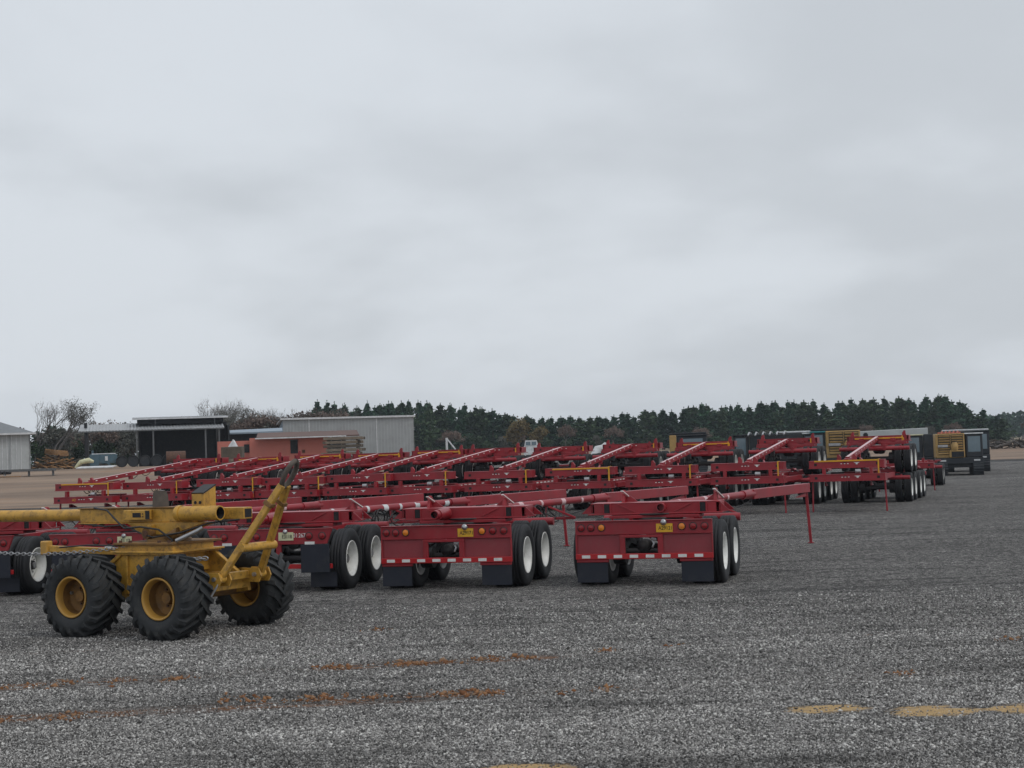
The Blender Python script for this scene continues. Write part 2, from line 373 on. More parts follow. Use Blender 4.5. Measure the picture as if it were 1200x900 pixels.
    m4 = line(-0.4, 14.1, 4.5, 14.3, 0.25, 0.55, 0.70, 2.6, 0.2, 6)
    m5 = line(-7, 18.5, -5, 18.5, 0.3, 0.50, 0.66, 3.0, -9, -5.2)
    m6 = line(1.5, 16.9, 8, 17.4, 0.7, 0.62, 0.70, 2.2, 1.5, 9)
    m7 = line(-1, 20.0, 3, 20.2, 0.35, 0.55, 0.75, 1.6, -2.2, 1.6)
    om = mt('MAXIMUM', mt('MAXIMUM', mt('MAXIMUM', m1, m2), mt('MAXIMUM', m3, m4)), mt('MAXIMUM', mt('MAXIMUM', m5, m6), mt('MULTIPLY', m7, 0.35)))
    halo = mt('MAXIMUM', line(-5.3, 15.6, -2.0, 16.3, 0.55, 0.40, 0.75, 1.4, -7, .6), line(-4.6, 13.65, -0.5, 14.1, 0.5, 0.38, 0.72, 1.7, -6, 4))
    om = mt('MAXIMUM', om, mt('MULTIPLY', halo, 0.28))
    oc = mix(noise(14, 3), (0.17, 0.062, 0.022), (0.33, 0.15, 0.055))
    g = mix(mt('MULTIPLY', om, 0.8, clamp=True), g, oc)
    # tan dry-mud spots
    def ell(cx_, cy_, rx, ry):
        a = mt('DIVIDE', mt('SUBTRACT', X, cx_), rx); c = mt('DIVIDE', mt('SUBTRACT', Y, cy_), ry)
        r2 = mt('ADD', mt('MULTIPLY', a, a), mt('MULTIPLY', c, c))
        return ss(mt('ADD', r2, mt('MULTIPLY', mt('SUBTRACT', noise(5.0, 5, 0.65, stretch=(0.7, 1.5, 1)), 0.5), 3.6)), 1.25, 0.5)
    tm = mt('MAXIMUM', mt('MAXIMUM', ell(2.50, 12.75, 0.34, 0.20), ell(3.30, 12.48, 0.38, 0.24)), mt('MAXIMUM', ell(4.1, 12.45, 0.36, 0.22), ell(0.0, 10.78, 0.34, 0.16)))
    tcol = mix(noise(22, 3), (0.46, 0.29, 0.13), (0.78, 0.54, 0.26))
    g = mix(mt('MULTIPLY', tm, 0.9), g, tcol)
    # dirt yard
    wob = mt('MULTIPLY', mt('SUBTRACT', noise(0.06, 4, 0.6), 0.5), 14)
    # boundary distance: 79 m at the left, 128 m at the right
    edge = mt('ADD', mt('MULTIPLY', ss(X, -13, 0), 50), 79)
    dd = mt('ADD', mt('SUBTRACT', Y, edge), wob)
    dm = ss(dd, -0.8, 0.8)
    berm = mt('MULTIPLY', ss(dd, -5.5, -3.8), ss(dd, 1.0, -0.6))
    g = mix(mt('MULTIPLY', berm, 0.75), g, (0.030, 0.030, 0.033))
    d1 = noise(0.12, 6, 0.62, stretch=(0.45, 1.3, 1)); 
    crd = n.new('ShaderNodeValToRGB'); l.new(d1, crd.inputs[0]); e = crd.color_ramp.elements
    e[0].position = 0.32; e[0].color = (0.16, 0.115, 0.085, 1); e[1].position = 0.68; e[1].color = (0.34, 0.245, 0.175, 1); k = e.new(0.5); k.color = (0.245, 0.18, 0.135, 1)
    dcol = mix(ss(noise(0.3, 5, 0.6, stretch=(0.3, 1.5, 1)), 0.56, 0.70), crd.outputs[0], (0.34, 0.19, 0.10))
    # far field: dull grass
    gm = ss(Y, 200, 330)
    dcol = mix(gm, dcol, mix(noise(0.05, 4), (0.16, 0.125, 0.08), (0.26, 0.20, 0.13)))
    col = mix(dm, g, dcol)
    l.new(col, b.inputs['Base Color']); b.inputs['Roughness'].default_value = 0.9; b.inputs['Specular IOR Level'].default_value = 0.25
    hgt = mt('MULTIPLY', mt('ADD', mt('SUBTRACT', 1.0, v1.outputs['Distance']), mt('MULTIPLY', s1.outputs[1], 0.6)), mt('SUBTRACT', 1.0, mt('MULTIPLY', dm, 0.7)))
    bp = n.new('ShaderNodeBump'); bp.inputs['Strength'].default_value = 0.9; bp.inputs['Distance'].default_value = 0.022; l.new(hgt, bp.inputs['Height'])
    bp2 = n.new('ShaderNodeBump'); bp2.inputs['Strength'].default_value = 0.5; bp2.inputs['Distance'].default_value = 0.25; l.new(mt('ADD', tr, mt('MULTIPLY', fine, 0.3)), bp2.inputs['Height']); l.new(bp.outputs[0], bp2.inputs['Normal'])
    l.new(bp2.outputs[0], b.inputs['Normal'])
    return m
build_ground()

# loose stones on top of the near gravel
def stones(name, label, cat, pts, sizes, mat):
    rng = np.random.default_rng(5)
    base = np.array([(1,0,0),(-1,0,0),(0,1,0),(0,-1,0),(0,0,1),(0,0,-1)], float)*0.62
    tri = np.array([(0,2,4),(2,1,4),(1,3,4),(3,0,4),(2,0,5),(1,2,5),(3,1,5),(0,3,5)])
    n = len(pts); V = base[None]*(1+rng.uniform(-0.35, 0.3, (n, 6, 3)) + rng.normal(0, 0.09, (n, 6, 3)))
    V = V*np.stack([rng.uniform(0.8, 1.4, n), rng.uniform(0.6, 1.1, n), rng.uniform(0.45, 0.8, n)], 1)[:, None]*sizes[:, None, None]
    q = rng.normal(size=(n, 4)); q[:, 1:3] *= 0.45; q /= np.linalg.norm(q, axis=1)[:, None]
    a, x, y, z = q.T
    Rm = np.stack([1-2*(y*y+z*z), 2*(x*y-z*a), 2*(x*z+y*a), 2*(x*y+z*a), 1-2*(x*x+z*z), 2*(y*z-x*a), 2*(x*z-y*a), 2*(y*z+x*a), 1-2*(x*x+y*y)], 1).reshape(n, 3, 3)
    V = np.einsum('nij,nkj->nki', Rm, V) + pts[:, None]
    F = (tri[None] + np.arange(n)[:, None, None]*6).reshape(-1, 3); V = V.reshape(-1, 3)
    me = bpy.data.meshes.new(name); me.vertices.add(len(V)); me.vertices.foreach_set('co', V.ravel())
    me.loops.add(F.size); me.loops.foreach_set('vertex_index', F.ravel()); me.polygons.add(len(F)); me.polygons.foreach_set('loop_start', np.arange(0, F.size, 3))
    me.update(calc_edges=True); me.materials.append(mat)
    o = bpy.data.objects.new(name, me); COL.objects.link(o); return tag(o, label, cat, kind='stuff')
def stonemat(name, stops, toned=False):
    m, n, l, b = newmat(name); g = n.new('ShaderNodeNewGeometry'); r = n.new('ShaderNodeValToRGB'); l.new(g.outputs['Random Per Island'], r.inputs[0])
    e = r.color_ramp.elements; e[0].color = (*stops[0], 1); e[1].color = (*stops[-1], 1)
    for i, c in enumerate(stops[1:-1]): e.new((i+1)/(len(stops)-1)).color = (*c, 1)
    if toned:
        tcn = n.new('ShaderNodeTexCoord'); tone, _, _ = tone_nodes(n, l, tcn.outputs['Object'])
        tn = n.new('ShaderNodeVectorMath'); tn.operation = 'SCALE'; l.new(r.outputs[0], tn.inputs[0]); l.new(tone, tn.inputs['Scale']); l.new(tn.outputs[0], b.inputs['Base Color'])
    else: l.new(r.outputs[0], b.inputs['Base Color'])
    b.inputs['Roughness'].default_value = 0.85; b.inputs['Specular IOR Level'].default_value = 0.3
    return m
rg = np.random.default_rng(3)
NS = 400000
yy = 10.2 + 13*(1-np.sqrt(1-rg.random(NS))); xx = (rg.random(NS)-0.5)*2*(yy*0.345+0.5)
# sparser where clay has been pressed into the gravel
keep = np.ones(NS, bool)
def near(x0, y0, x1, y1, wd, xa, xb):
    yl = y0 + (y1-y0)/(x1-x0)*(xx-x0); return (np.abs(yy-yl) < wd) & (xx > xa) & (xx < xb)
for a_ in [(-5.3,15.6,-2.0,16.3,.32,-7,-3.4),(-2.1,16.2,.2,16.5,.24,-2.1,.4),(-4.6,13.65,-.5,14.1,.28,-6,-.2)]: keep &= ~(near(*a_) & (rg.random(NS) < 0.8))
for (cx_, cy_, rx_, ry_) in [(2.5,12.75,.34,.20),(3.3,12.48,.38,.24),(4.1,12.45,.36,.22),(0,10.78,.34,.16)]: keep &= ~((((xx-cx_)/rx_)**2+((yy-cy_)/ry_)**2 < 1.1+0.8*rg.random(NS)) & (rg.random(NS) < 0.93))
xx, yy = xx[keep], yy[keep]; NS = len(xx)
sz = np.clip(rg.lognormal(math.log(0.0125), 0.36, NS), 0.007, 0.030)*(1+0.02*(yy-10))
stones('gravel', 'loose grey crushed stone covering the foreground of the yard', 'gravel', np.stack([xx, yy, sz*0.12], 1), sz,
       stonemat('loose_stone', [(0.032, 0.030, 0.029), (0.083, 0.080, 0.076), (0.155, 0.148, 0.142), (0.22, 0.211, 0.202), (0.31, 0.299, 0.286), (0.54, 0.525, 0.50)], True))
cl = []
for (x0, y0, x1, y1, nn_, sp_) in [(-2.1,16.2,-1.2,16.35,50,.09),(-1.2,16.35,-.75,16.4,60,.08),(-.45,16.45,.15,16.5,50,.08),(-2.9,14.3,-2.0,14.2,40,.13),(-1.9,14.2,-1.3,14.2,60,.12),(-1.0,14.15,-.2,14.2,70,.12),(-3.7,15.75,-3.5,15.8,30,.06),(-5.3,15.6,-3.9,15.7,50,.12),(-5.0,13.5,-3.9,13.7,50,.10),(1.7,17.1,2.0,17.1,16,.05),(.9,16.8,1.0,16.85,10,.04),(5.2,16.6,5.5,16.7,20,.06),(3.3,14.4,3.7,14.5,20,.06),(-1.9,19.6,-1.6,19.6,18,.06),(.3,14.1,.9,14.15,26,.08)]:
    t = rg.random(nn_); cl.append(np.stack([x0+(x1-x0)*t + rg.normal(0, .05, nn_), y0+(y1-y0)*t + rg.normal(0, sp_, nn_), np.full(nn_, 0.006)], 1))
cl = np.concatenate(cl)
cl = cl[(np.sin(cl[:,0]*9.0)+0.6*np.sin(cl[:,0]*23.0+1)) > -0.35]; cl = np.concatenate([cl, cl + np.stack([rg.normal(0,.05,len(cl)), rg.normal(0,.04,len(cl)), np.zeros(len(cl))],1), cl + np.stack([rg.normal(0,.08,len(cl)), rg.normal(0,.07,len(cl)), np.zeros(len(cl))],1)])
stones('clay_clods', 'crumbled orange clay dropped in two tracks across the gravel', 'clay', cl, np.clip(rg.lognormal(math.log(0.024), 0.5, len(cl)), 0.010, 0.065),
       stonemat('clay', [(0.14, 0.060, 0.028), (0.23, 0.10, 0.042), (0.29, 0.145, 0.065), (0.22, 0.15, 0.10)]))

# ------------------------------------------------------------------ highway wheel
def tyre_mesh():
    m = MB(); hw = 0.128; ro = 0.508
    pr = [(0.295, -0.10), (0.33, -0.118), (0.40, -0.132), (0.46, -0.130), (0.488, -0.115), (0.505, -0.100)]
    for gx in (-0.05, 0.0, 0.05):
        pr += [(ro, gx-0.012), (ro-0.014, gx-0.009), (ro-0.014, gx+0.009), (ro, gx+0.012)]
    pr += [(0.505, 0.100), (0.488, 0.115), (0.46, 0.130), (0.40, 0.132), (0.33, 0.118), (0.295, 0.10)]
    m.lathe(pr, (0,0,0), (1,0,0), M['tyre'], 36, True, True)
    return m.mesh('tyre')
def rim_mesh(dish):
    """outer face towards +x; dish: how deep the disc sits"""
    m = MB()
    m.lathe([(0.300, 0.095), (0.302, 0.112), (0.288, 0.114), (0.282, 0.09), (0.262, 0.075), (0.255, -0.03), (0.262, -0.075), (0.282, -0.09), (0.288, -0.114), (0.302, -0.112), (0.300, -0.095)], (0,0,0), (1,0,0), M['rim'], 32)
    d = dish
    m.lathe([(0.256, d-0.03), (0.235, d+0.015), (0.16, d+0.03), (0.125, d+0.028), (0.0, d+0.028)], (0,0,0), (1,0,0), M['rim'], 32)
    m.lathe([(0.232, d-0.05), (0.0, d-0.05)], (0,0,0), (1,0,0), M['black'], 24)
    m.tube([(d+0.02,0,0), (d+0.085,0,0)], [0.088, 0.075], M['black'], 16)
    m.disc((d+0.085,0,0), (1,0,0), 0.05, 0.02, M['silver'], 12)
    for k in range(5):
        a = 2*PI*k/5+0.3; m.disc((d+0.016, math.cos(a)*0.19, math.sin(a)*0.19), (1,0,0), 0.026, 0.008, M['dark'], 10)
    for k in range(10):
        a = 2*PI*k/10; m.disc((d+0.028, math.cos(a)*0.137, math.sin(a)*0.137), (1,0,0), 0.013, 0.02, M['silver'], 6)
    return m.mesh('wheel')
TY = tyre_mesh(); RIM_IN = rim_mesh(-0.06); RIM_OUT = rim_mesh(0.035)
def add_wheels(t, z=0.5):
    for y in (0.65, -0.65):
        for sx in (1, -1):
            for (x, rm) in ((1.075, RIM_IN), (0.765, RIM_OUT)):
                wh = inst('wheel', rm, t, (sx*x, y, z), (random.random()*6, 0, 0) if sx > 0 else (random.random()*6, 0, PI))
                inst('tyre', TY, wh)
        m = MB(); m.tube([(-0.95, y, z), (0.95, y, z)], 0.065, M['black'], 12)
        for sx in (-1, 1): m.tube([(sx*0.42, y, z), (sx*0.62, y, z)], 0.19, M['black'], 18)
        m.build('axle', t)

RED, DULL = M['red'], M['reddull']
def pole_tape(m, p0, p1, off, n_, wd=0.03, ln=0.17, mats=('white',)):
    p0, p1 = Vector(p0), Vector(p1); d = p1-p0
    for k in range(n_):
        c = p0 + d*((k+0.5)/n_); u = d.normalized()*ln/2
        m.obox(c + Vector(off), u, Vector((0.003, 0, 0)) if off[0] else Vector((wd/2, 0, 0)), Vector((0, 0, wd/2)) if off[0] else Vector((0, 0, 0.003)), M[mats[k % len(mats)]], 0)
def rear_assembly(t, top=1.29, tube_off=-0.28, tube_len=0.45, stakes=(-0.83, 0.93), kind='rear'):
    """frame, turntable, bolster, cross pipe; local +y is forward"""
    m = MB()
    for sx in (-0.36, 0.36): m.box((sx, 0.1, 0.90), (0.10, 2.6, 0.20), RED)
    for y in (-1.1, -0.55, 0.0, 0.62, 1.3): m.box((0, y, 0.90), (0.62, 0.09, 0.14), M['red'])
    for sx in (-0.5, 0.5):
        m.box((sx, 0, 0.74), (0.09, 0.34, 0.20), M['black'])
        m.prism([(-0.85, 0.55), (0, 0.72), (0.85, 0.55), (0.85, 0.48), (0, 0.62), (-0.85, 0.48)], (sx-0.04, 0, 0), (0,1,0), (0,0,1), (0.08,0,0), M['black'])
        for y in (-0.65, 0.65): m.box((sx, y, 0.66), (0.12, 0.2, 0.12), M['black'])
    for x, y in ((0.1, -0.3), (-0.12, 0.35)): m.tube([(x, y-0.25, 0.78), (x, y+0.25, 0.78)], 0.12, M['black'], 14)
    m.build('frame', t)
    m = MB(); m.lathe([(0.0, 1.00), (0.42, 1.00), (0.42, 1.045), (0.30, 1.05), (0.30, 1.08), (0.42, 1.085), (0.42, 1.112), (0, 1.112)], (0,0,0), (0,0,1), M['black'], 28)
    m.box((0, -0.12, 1.06), (1.5, 0.5, 0.05), M['red']); m.build('turntable', t)
    # bolster
    m = MB(); y0, y1 = -0.30, 0.30; z0, z1 = 1.115, top; W = 1.09
    m.box((0, y0+0.012, (z0+z1)/2), (2*W-0.14, 0.024, z1-z0), RED); m.box((0, y1-0.012, (z0+z1)/2), (2*W-0.14, 0.024, z1-z0), RED)
    m.box((0, 0, z1-0.011), (2*W-0.02, 0.60, 0.022), RED); m.box((0, 0, z0-0.008), (2*W+0.06, 0.68, 0.024), RED)
    for sx in (-1, 1):
        m.box((sx*(W-0.02), 0, (z0+z1)/2-0.006), (0.03, 0.50, z1-z0-0.03), RED)
        if kind == 'rear': m.prism([(0, 0), (0.16, 0), (0, z1-z0-0.03)], (sx*(W-0.005), 0.30, z0+0.006), (sx, 0, 0), (0, 0, 1), (0, -0.02, 0), RED)
        if kind == 'rear': m.prism([(0, 0), (0.16, 0), (0, z1-z0-0.03)], (sx*(W-0.005), -0.24, z0+0.006), (sx, 0, 0), (0, 0, 1), (0, -0.02, 0), RED)
        xh = sx*0.80
        m.box((xh, y0-0.004, (z0+z1)/2), (0.095, 0.012, z1-z0-0.03), M['dark'], 0); m.box((xh+0.058, y0-0.01, (z0+z1)/2), (0.02, 0.03, z1-z0), RED); m.box((xh-0.058, y0-0.01, (z0+z1)/2), (0.02, 0.03, z1-z0), RED)
        m.box((xh, y1+0.004, (z0+z1)/2), (0.07, 0.012, 0.06), M['dark'], 0)
        m.bar((sx*0.62, y0-0.014, z1-0.02), (sx*0.33, y0-0.014, z0+0.02), 0.012, 0.02, RED)
    for x in (-0.2, 0.24, 0.30): m.box((x, y1+0.004, (z0+z1)/2+0.02), (0.05, 0.012, 0.025), M['white'], 0)
    if kind == 'stack':
        m.box((0, 0.36, z0-0.035), (2*W-0.3, 0.10, 0.09), RED); m.box((0, 0.75, 0.86), (1.5, 0.08, 0.14), RED)
        for sx in (-1, 1): m.box((sx*0.55, 0.4, z0+0.05), (0.16, 0.14, z1-z0-0.08), RED)
    m.build('bolster', t)
    # stakes (folded-down, triangular)
    for i, x in enumerate(stakes):
        m = MB(); m.prism([(-0.13, 0), (0.13, 0), (0.05, 0.17), (-0.02, 0.20), (-0.06, 0.17)] if kind == 'rear' else [(-0.07, 0), (0.07, 0), (0.07, 0.08), (0.0, 0.17), (-0.05, 0.15), (-0.05, 0.06)], (x-0.02, 0.18, top), (0,1,0) if kind == 'rear' else (1,0,0), (0,0,1), (0.05,0,0) if kind == 'rear' else (0,0.05,0), RED)
        if kind == 'rear': m.prism([(0, 0), (0.20, 0), (0, 0.15)], (x+0.03, 0.2, top+0.001), (-1 if x > 0 else 1, 0, 0), (0,0,1), (0,0.02,0), RED)
        if kind == 'rear': m.bar((x-0.0, 0.0, top+0.19), (x+0.10, 0.34, top+0.03), 0.05, 0.02, M['white'])
        m.build('stake', t)
    m = MB(); zt = (z0+z1)/2
    m.tube([(tube_off, 0.22, zt), (tube_off, y0-tube_len, zt+0.005)], 0.074, RED, 18, True, 0.78)
    m.tube([(tube_off, y0-tube_len+0.16, zt), (tube_off, y0-0.005, zt)], 0.092, RED, 18); m.build('reach_sleeve', t)
    m = MB(); zp = 0.95 if kind == 'rear' else 0.86; m.tube([(-1.2, 1.32, zp), (1.2, 1.32, zp)], 0.07, RED, 16)
    for x in (-0.9, 0, 0.9): m.box((x, 1.24, 0.93), (0.05, 0.16, 0.08), RED)
    m.build('cross_pipe', t)
def add_panel(t, plate_txt, seed=0):
    y = -1.36
    m = MB()
    m.box((0, y, 0.935), (2.2, 0.05, 0.215), RED, 0.008)                      # lamp band
    m.box((0, y-0.005, 1.047), (2.2, 0.09, 0.012), RED)
    m.box((-0.72, y+0.015, 0.675), (0.76, 0.02, 0.30), DULL); m.box((0.70, y+0.015, 0.675), (0.80, 0.02, 0.30), DULL)
    for (a, b_) in ((-1.09, 0.02), (1.09, 0.02)): m.box((a, y, 0.66), (0.022, 0.055, 0.33), RED)
    m.box((-0.34, y-0.004, 0.675), (0.085, 0.05, 0.30), RED); m.box((0.27, y-0.004, 0.675), (0.085, 0.05, 0.30), RED); m.box((-0.035, y-0.006, 0.80), (0.70, 0.05, 0.045), RED)
    m.box((0, y-0.008, 0.485), (2.2, 0.07, 0.085), M['redbright'])
    m.box((-0.83, y, 0.418), (0.52, 0.05, 0.045), RED); m.box((0.83, y, 0.418), (0.52, 0.05, 0.045), RED)
    m.build('rear_panel', t)
    m = MB()
    for k in range(8): m.box((-0.93+k*0.258, y-0.045, 0.487), (0.135, 0.006, 0.048), M['white'], 0)
    m.build('reflector_tape', t)
    for i, x in enumerate((-1.0, -0.84, -0.67, 0.62, 0.80, 0.98)):
        m = MB(); mt_ = M['amber'] if i in (2, 3) else M['redlens']
        m.lathe([(0.062, 0.0), (0.062, 0.012), (0.050, 0.013)], (x, y-0.026, 0.945), (0,-1,0), M['black'], 20)
        m.lathe([(0.050, 0.010), (0.035, 0.018), (0.0, 0.021)], (x, y-0.026, 0.945), (0,-1,0), mt_, 20); m.build('tail_lamp', t)
    add_plate(t, 0.345, y-0.034, 0.925, plate_txt, 'plate')
    m = MB(); m.lathe([(0.05, 0.0), (0.045, 0.035), (0.0, 0.05)], (0.335, y-0.03, 1.015), (0,-1,-0.2), M['silver'], 14); m.build('plate_lamp', t)
    for sx in (-1, 1):
        m = MB(); m.box((sx*0.84, y-0.002, 0.24), (0.50, 0.014, 0.33), M['flap'], 0.004); m.build('mud_flap', t)
    m = MB(); m.lathe([(0.0, 0.03), (0.05, 0.03), (0.075, 0.0), (0.1, 0.0), (0.1, -0.3)], (-0.05, -1.15, 0.63), (0,-1,0), M['black'], 16)
    m.tube([(0.12, -1.28, 0.74), (0.16, -1.32, 0.68), (0.13, -1.3, 0.62)], 0.018, M['silver'], 8)
    m.tube([(0.12, -1.3, 0.75), (0.2, -1.33, 0.74)], 0.02, M['silver'], 8); m.build('air_coupling', t)
def add_plate(t, x, y, z, txt, mat):
    m = MB(); m.box((x, y, z), (0.262, 0.008, 0.135), M[mat], 0.003)
    m.box((x-0.085, y-0.006, z-0.012), (0.05, 0.004, 0.07), M['strap' if mat == 'plate' else 'paleplate'], 0)
    p = m.build('licence_plate', t)
    o = inst('plate_lettering', text_mesh(txt, 0.085, M['dark'], 'plate_lettering'), p, (x+0.02, y-0.007, z-0.005), (R(90), 0, 0)); o.scale = (0.85, 1, 1)
def add_panel_short(t, plate_txt, numtxt=None):
    y = -1.36; m = MB()
    m.prism([(-1.10, 1.045), (1.10, 1.045), (1.0, 0.80), (-1.0, 0.80)], (0, y+0.025, 0), (1,0,0), (0,0,1), (0,-0.05,0), RED)
    m.box((0, y, 1.05), (2.2, 0.08, 0.012), RED)
    m.box((-0.25, y+0.02, 0.60), (0.09, 0.05, 0.42), RED); m.box((0.15, y+0.02, 0.60), (0.09, 0.05, 0.42), RED)
    m.box((0, y+0.012, 0.43), (2.16, 0.05, 0.075), M['redbright']); m.build('rear_panel', t)
    m = MB()
    for x in (-0.75, 0.02, 0.71): m.box((x, y-0.03, 0.815), (0.17, 0.006, 0.045), M['white'], 0)
    for x in (0.20,): m.box((x, y-0.018, 0.43), (0.15, 0.006, 0.05), M['white'], 0)
    m.build('reflector_tape', t)
    for i, x in enumerate((-0.98, -0.8, -0.22, 0.02, 0.70, 0.93)):
        m = MB(); m.lathe([(0.064, 0.0), (0.064, 0.012), (0.052, 0.013)], (x, y-0.026, 0.93), (0,-1,0), M['black'], 20)
        m.lathe([(0.052, 0.010), (0.035, 0.018), (0.0, 0.021)], (x, y-0.026, 0.93), (0,-1,0), M['redlens'], 20); m.build('tail_lamp', t)
    add_plate(t, 0.30, y-0.036, 0.93, plate_txt, 'paleplate')
    m = MB(); m.lathe([(0.04, 0.0), (0.035, 0.03), (0.0, 0.045)], (0.29, y-0.03, 1.01), (0,-1,-0.2), M['silver'], 14); m.build('plate_lamp', t)
    if numtxt:
        o = inst('fleet_number', text_mesh(numtxt, 0.10, M['white'], 'fleet_number'), t, (0.53, y-0.0275, 0.94), (R(90), 0, 0)); o.scale = (0.8, 1, 1)
    for sx in (-1, 1):
        m = MB(); m.box((sx*0.80, y-0.03, 0.56), (0.50, 0.014, 0.46), M['flap'], 0.004); m.box((sx*0.84, y+0.25, 0.28), (0.46, 0.014, 0.42), M['flap'], 0.004); m.build('mud_flap', t)
def hoses(m, pts_fn, n_=3, r=0.012):
    for k in range(n_): m.tube(pts_fn(k), r, M['hose'] if k != 1 else M['silver'], 6)
def single_pole(t, length, yaw, h=1.22, tape_n=4):
    """pole running forward from the bolster to a box tongue on one leg; yaw turns it about the turntable"""
    cs, sn = math.cos(yaw), math.sin(yaw)
    def P(x, y, z): return Vector((x*cs + y*sn, -x*sn + y*cs, z))
    m = MB(); a, b_ = P(0, 0.3, h), P(0, length*0.56, h+0.005); m.tube([a, b_], 0.066, RED, 18); 
    m.tube([P(0, length*0.50, h), P(0, length*0.57, h)], 0.085, RED, 18)
    c, d = P(0, length*0.56, h-0.005), P(0, length, h-0.015); m.bar(c, d, 0.15, 0.19, RED)
    m.prism([(0, 0), (0.9, 0), (0.9, 0.10), (0.0, 0.0)], P(0.02, length-0.9, h-0.2), P(0, 1, 0), (0, 0, 1), P(-0.04, 0, 0), RED)
    m.bar(P(0, length*0.30, h-0.05), P(0.38, length*0.345, h-0.30), 0.04, 0.04, RED); m.bar(P(0.38, length*0.345, h-0.30), P(-0.3, length*0.31, h-0.30), 0.04, 0.05, RED)
    m.build('pole', t)
    nr = tape_n
    for k in range(nr):
        m = MB(); y = 0.9 + k*(length*0.56-1.2)/nr; m.lathe([(0.0685, 0), (0.0685, 0.16 if k % 2 else 0.08)], P(0, y, h), P(0, 1, 0), M['pinkish' if nr < 6 else 'trim'], 18)  # pink bands put the pole's highlights into colour; the others are plain tape
        m.build('reflector_tape', t)
    m = MB(); m.bar(P(0, length-0.08, h+0.03), P(0.05, length-0.02, 0.0), 0.06, 0.06, RED); m.box(P(0.05, length-0.02, 0.015), (0.13, 0.13, 0.02), RED); m.build('support_leg', t)
    m = MB()
    rnd = random.Random(int(length*100))
    for k in range(5):
        y0 = 2.0 + 0.25*k; dp = 0.12 + 0.09*rnd.random(); ln = 0.5+0.4*rnd.random()
        m.tube([P(0.05*math.sin(k+q), y0+ln*q/8, h-0.07-dp*math.sin(PI*q/8)*1.6) for q in range(9)], 0.011, M['hose'], 6)
    ring = [P(0.07+0.02*math.sin(3*q/16*2*PI), 2.3+0.2*math.cos(2*PI*q/16), h-0.19+0.17*math.sin(2*PI*q/16)) for q in range(17)]
    m.tube(ring, 0.014, M['hose'], 6); m.tube([p + P(0.03, 0.05, 0.01) for p in ring], 0.014, M['hose'], 6)
    m.tube([P(-0.08, 2.5, h-0.08), P(-0.1, 3.4, h-0.30), P(-0.1, 4.6, h-0.22), P(0, length*0.56, h-0.12)], 0.011, M['hose'], 6)
    m.tube([P(-0.06, 0.5, h-0.02), P(-0.09, 1.3, h-0.14), P(-0.06, 2.1, h-0.07)], 0.011, M['silver'], 6); m.build('air_hose', t)
def place(t, x, y, heading, z=0): t.location = (x, y, z); t.rotation_euler = (0, 0, -R(heading))

G1 = 'red pole trailers in the front row, backs to the camera'
# front row, from the left; (centre x, centre y, heading of bogie, heading of pole, length, panel)
front = [
 ('pole_trailer', 'red pole trailer at the left photo edge, white hub left of the yellow bogie', -9.5, 28.0, 10, 27, 9.6, 'short', 'E1193', None),
 ('pole_trailer', 'red pole trailer standing directly behind the yellow lug-tyred bogie, its tail hidden by it', -6.62, 27.4, 12, 27, 9.7, 'short', 'E1 17', None),
 ('pole_trailer', 'red pole trailer with pale plate and white number, right behind the raised yellow tow frame', -3.80, 26.9, 13, 30, 9.8, 'short', 'E3118', '01:267'),
 ('pole_trailer', 'red pole trailer with yellow plate and full rear panel, middle of the front row', -0.83, 26.3, 14, 29, 9.6, 'full', 'A29171', None),
 ('pole_trailer', 'red pole trailer with full rear panel at the right end of the front row', 2.36, 25.7, 15.5, 27.0, 8.75, 'full', 'A29121', None)]
for i, (nm, lb, x, y, hb, hp, ln, pn, pt, num) in enumerate(front):
    t = thing(nm, lb, 'trailer', group=G1)
    rear_assembly(t, tube_off=(-0.28 if i != 4 else 0.12), tube_len=(0.75 if i != 4 else 0.12), stakes=(-0.72, 0.62) if i == 3 else (-0.6, 0.95))
    if pn == 'full': add_panel(t, pt)
    else: add_panel_short(t, pt, num)
    add_wheels(t); single_pole(t, ln, R(hp-hb), tape_n=(4, 4, 8, 5, 3)[i]); place(t, x, y, hb)

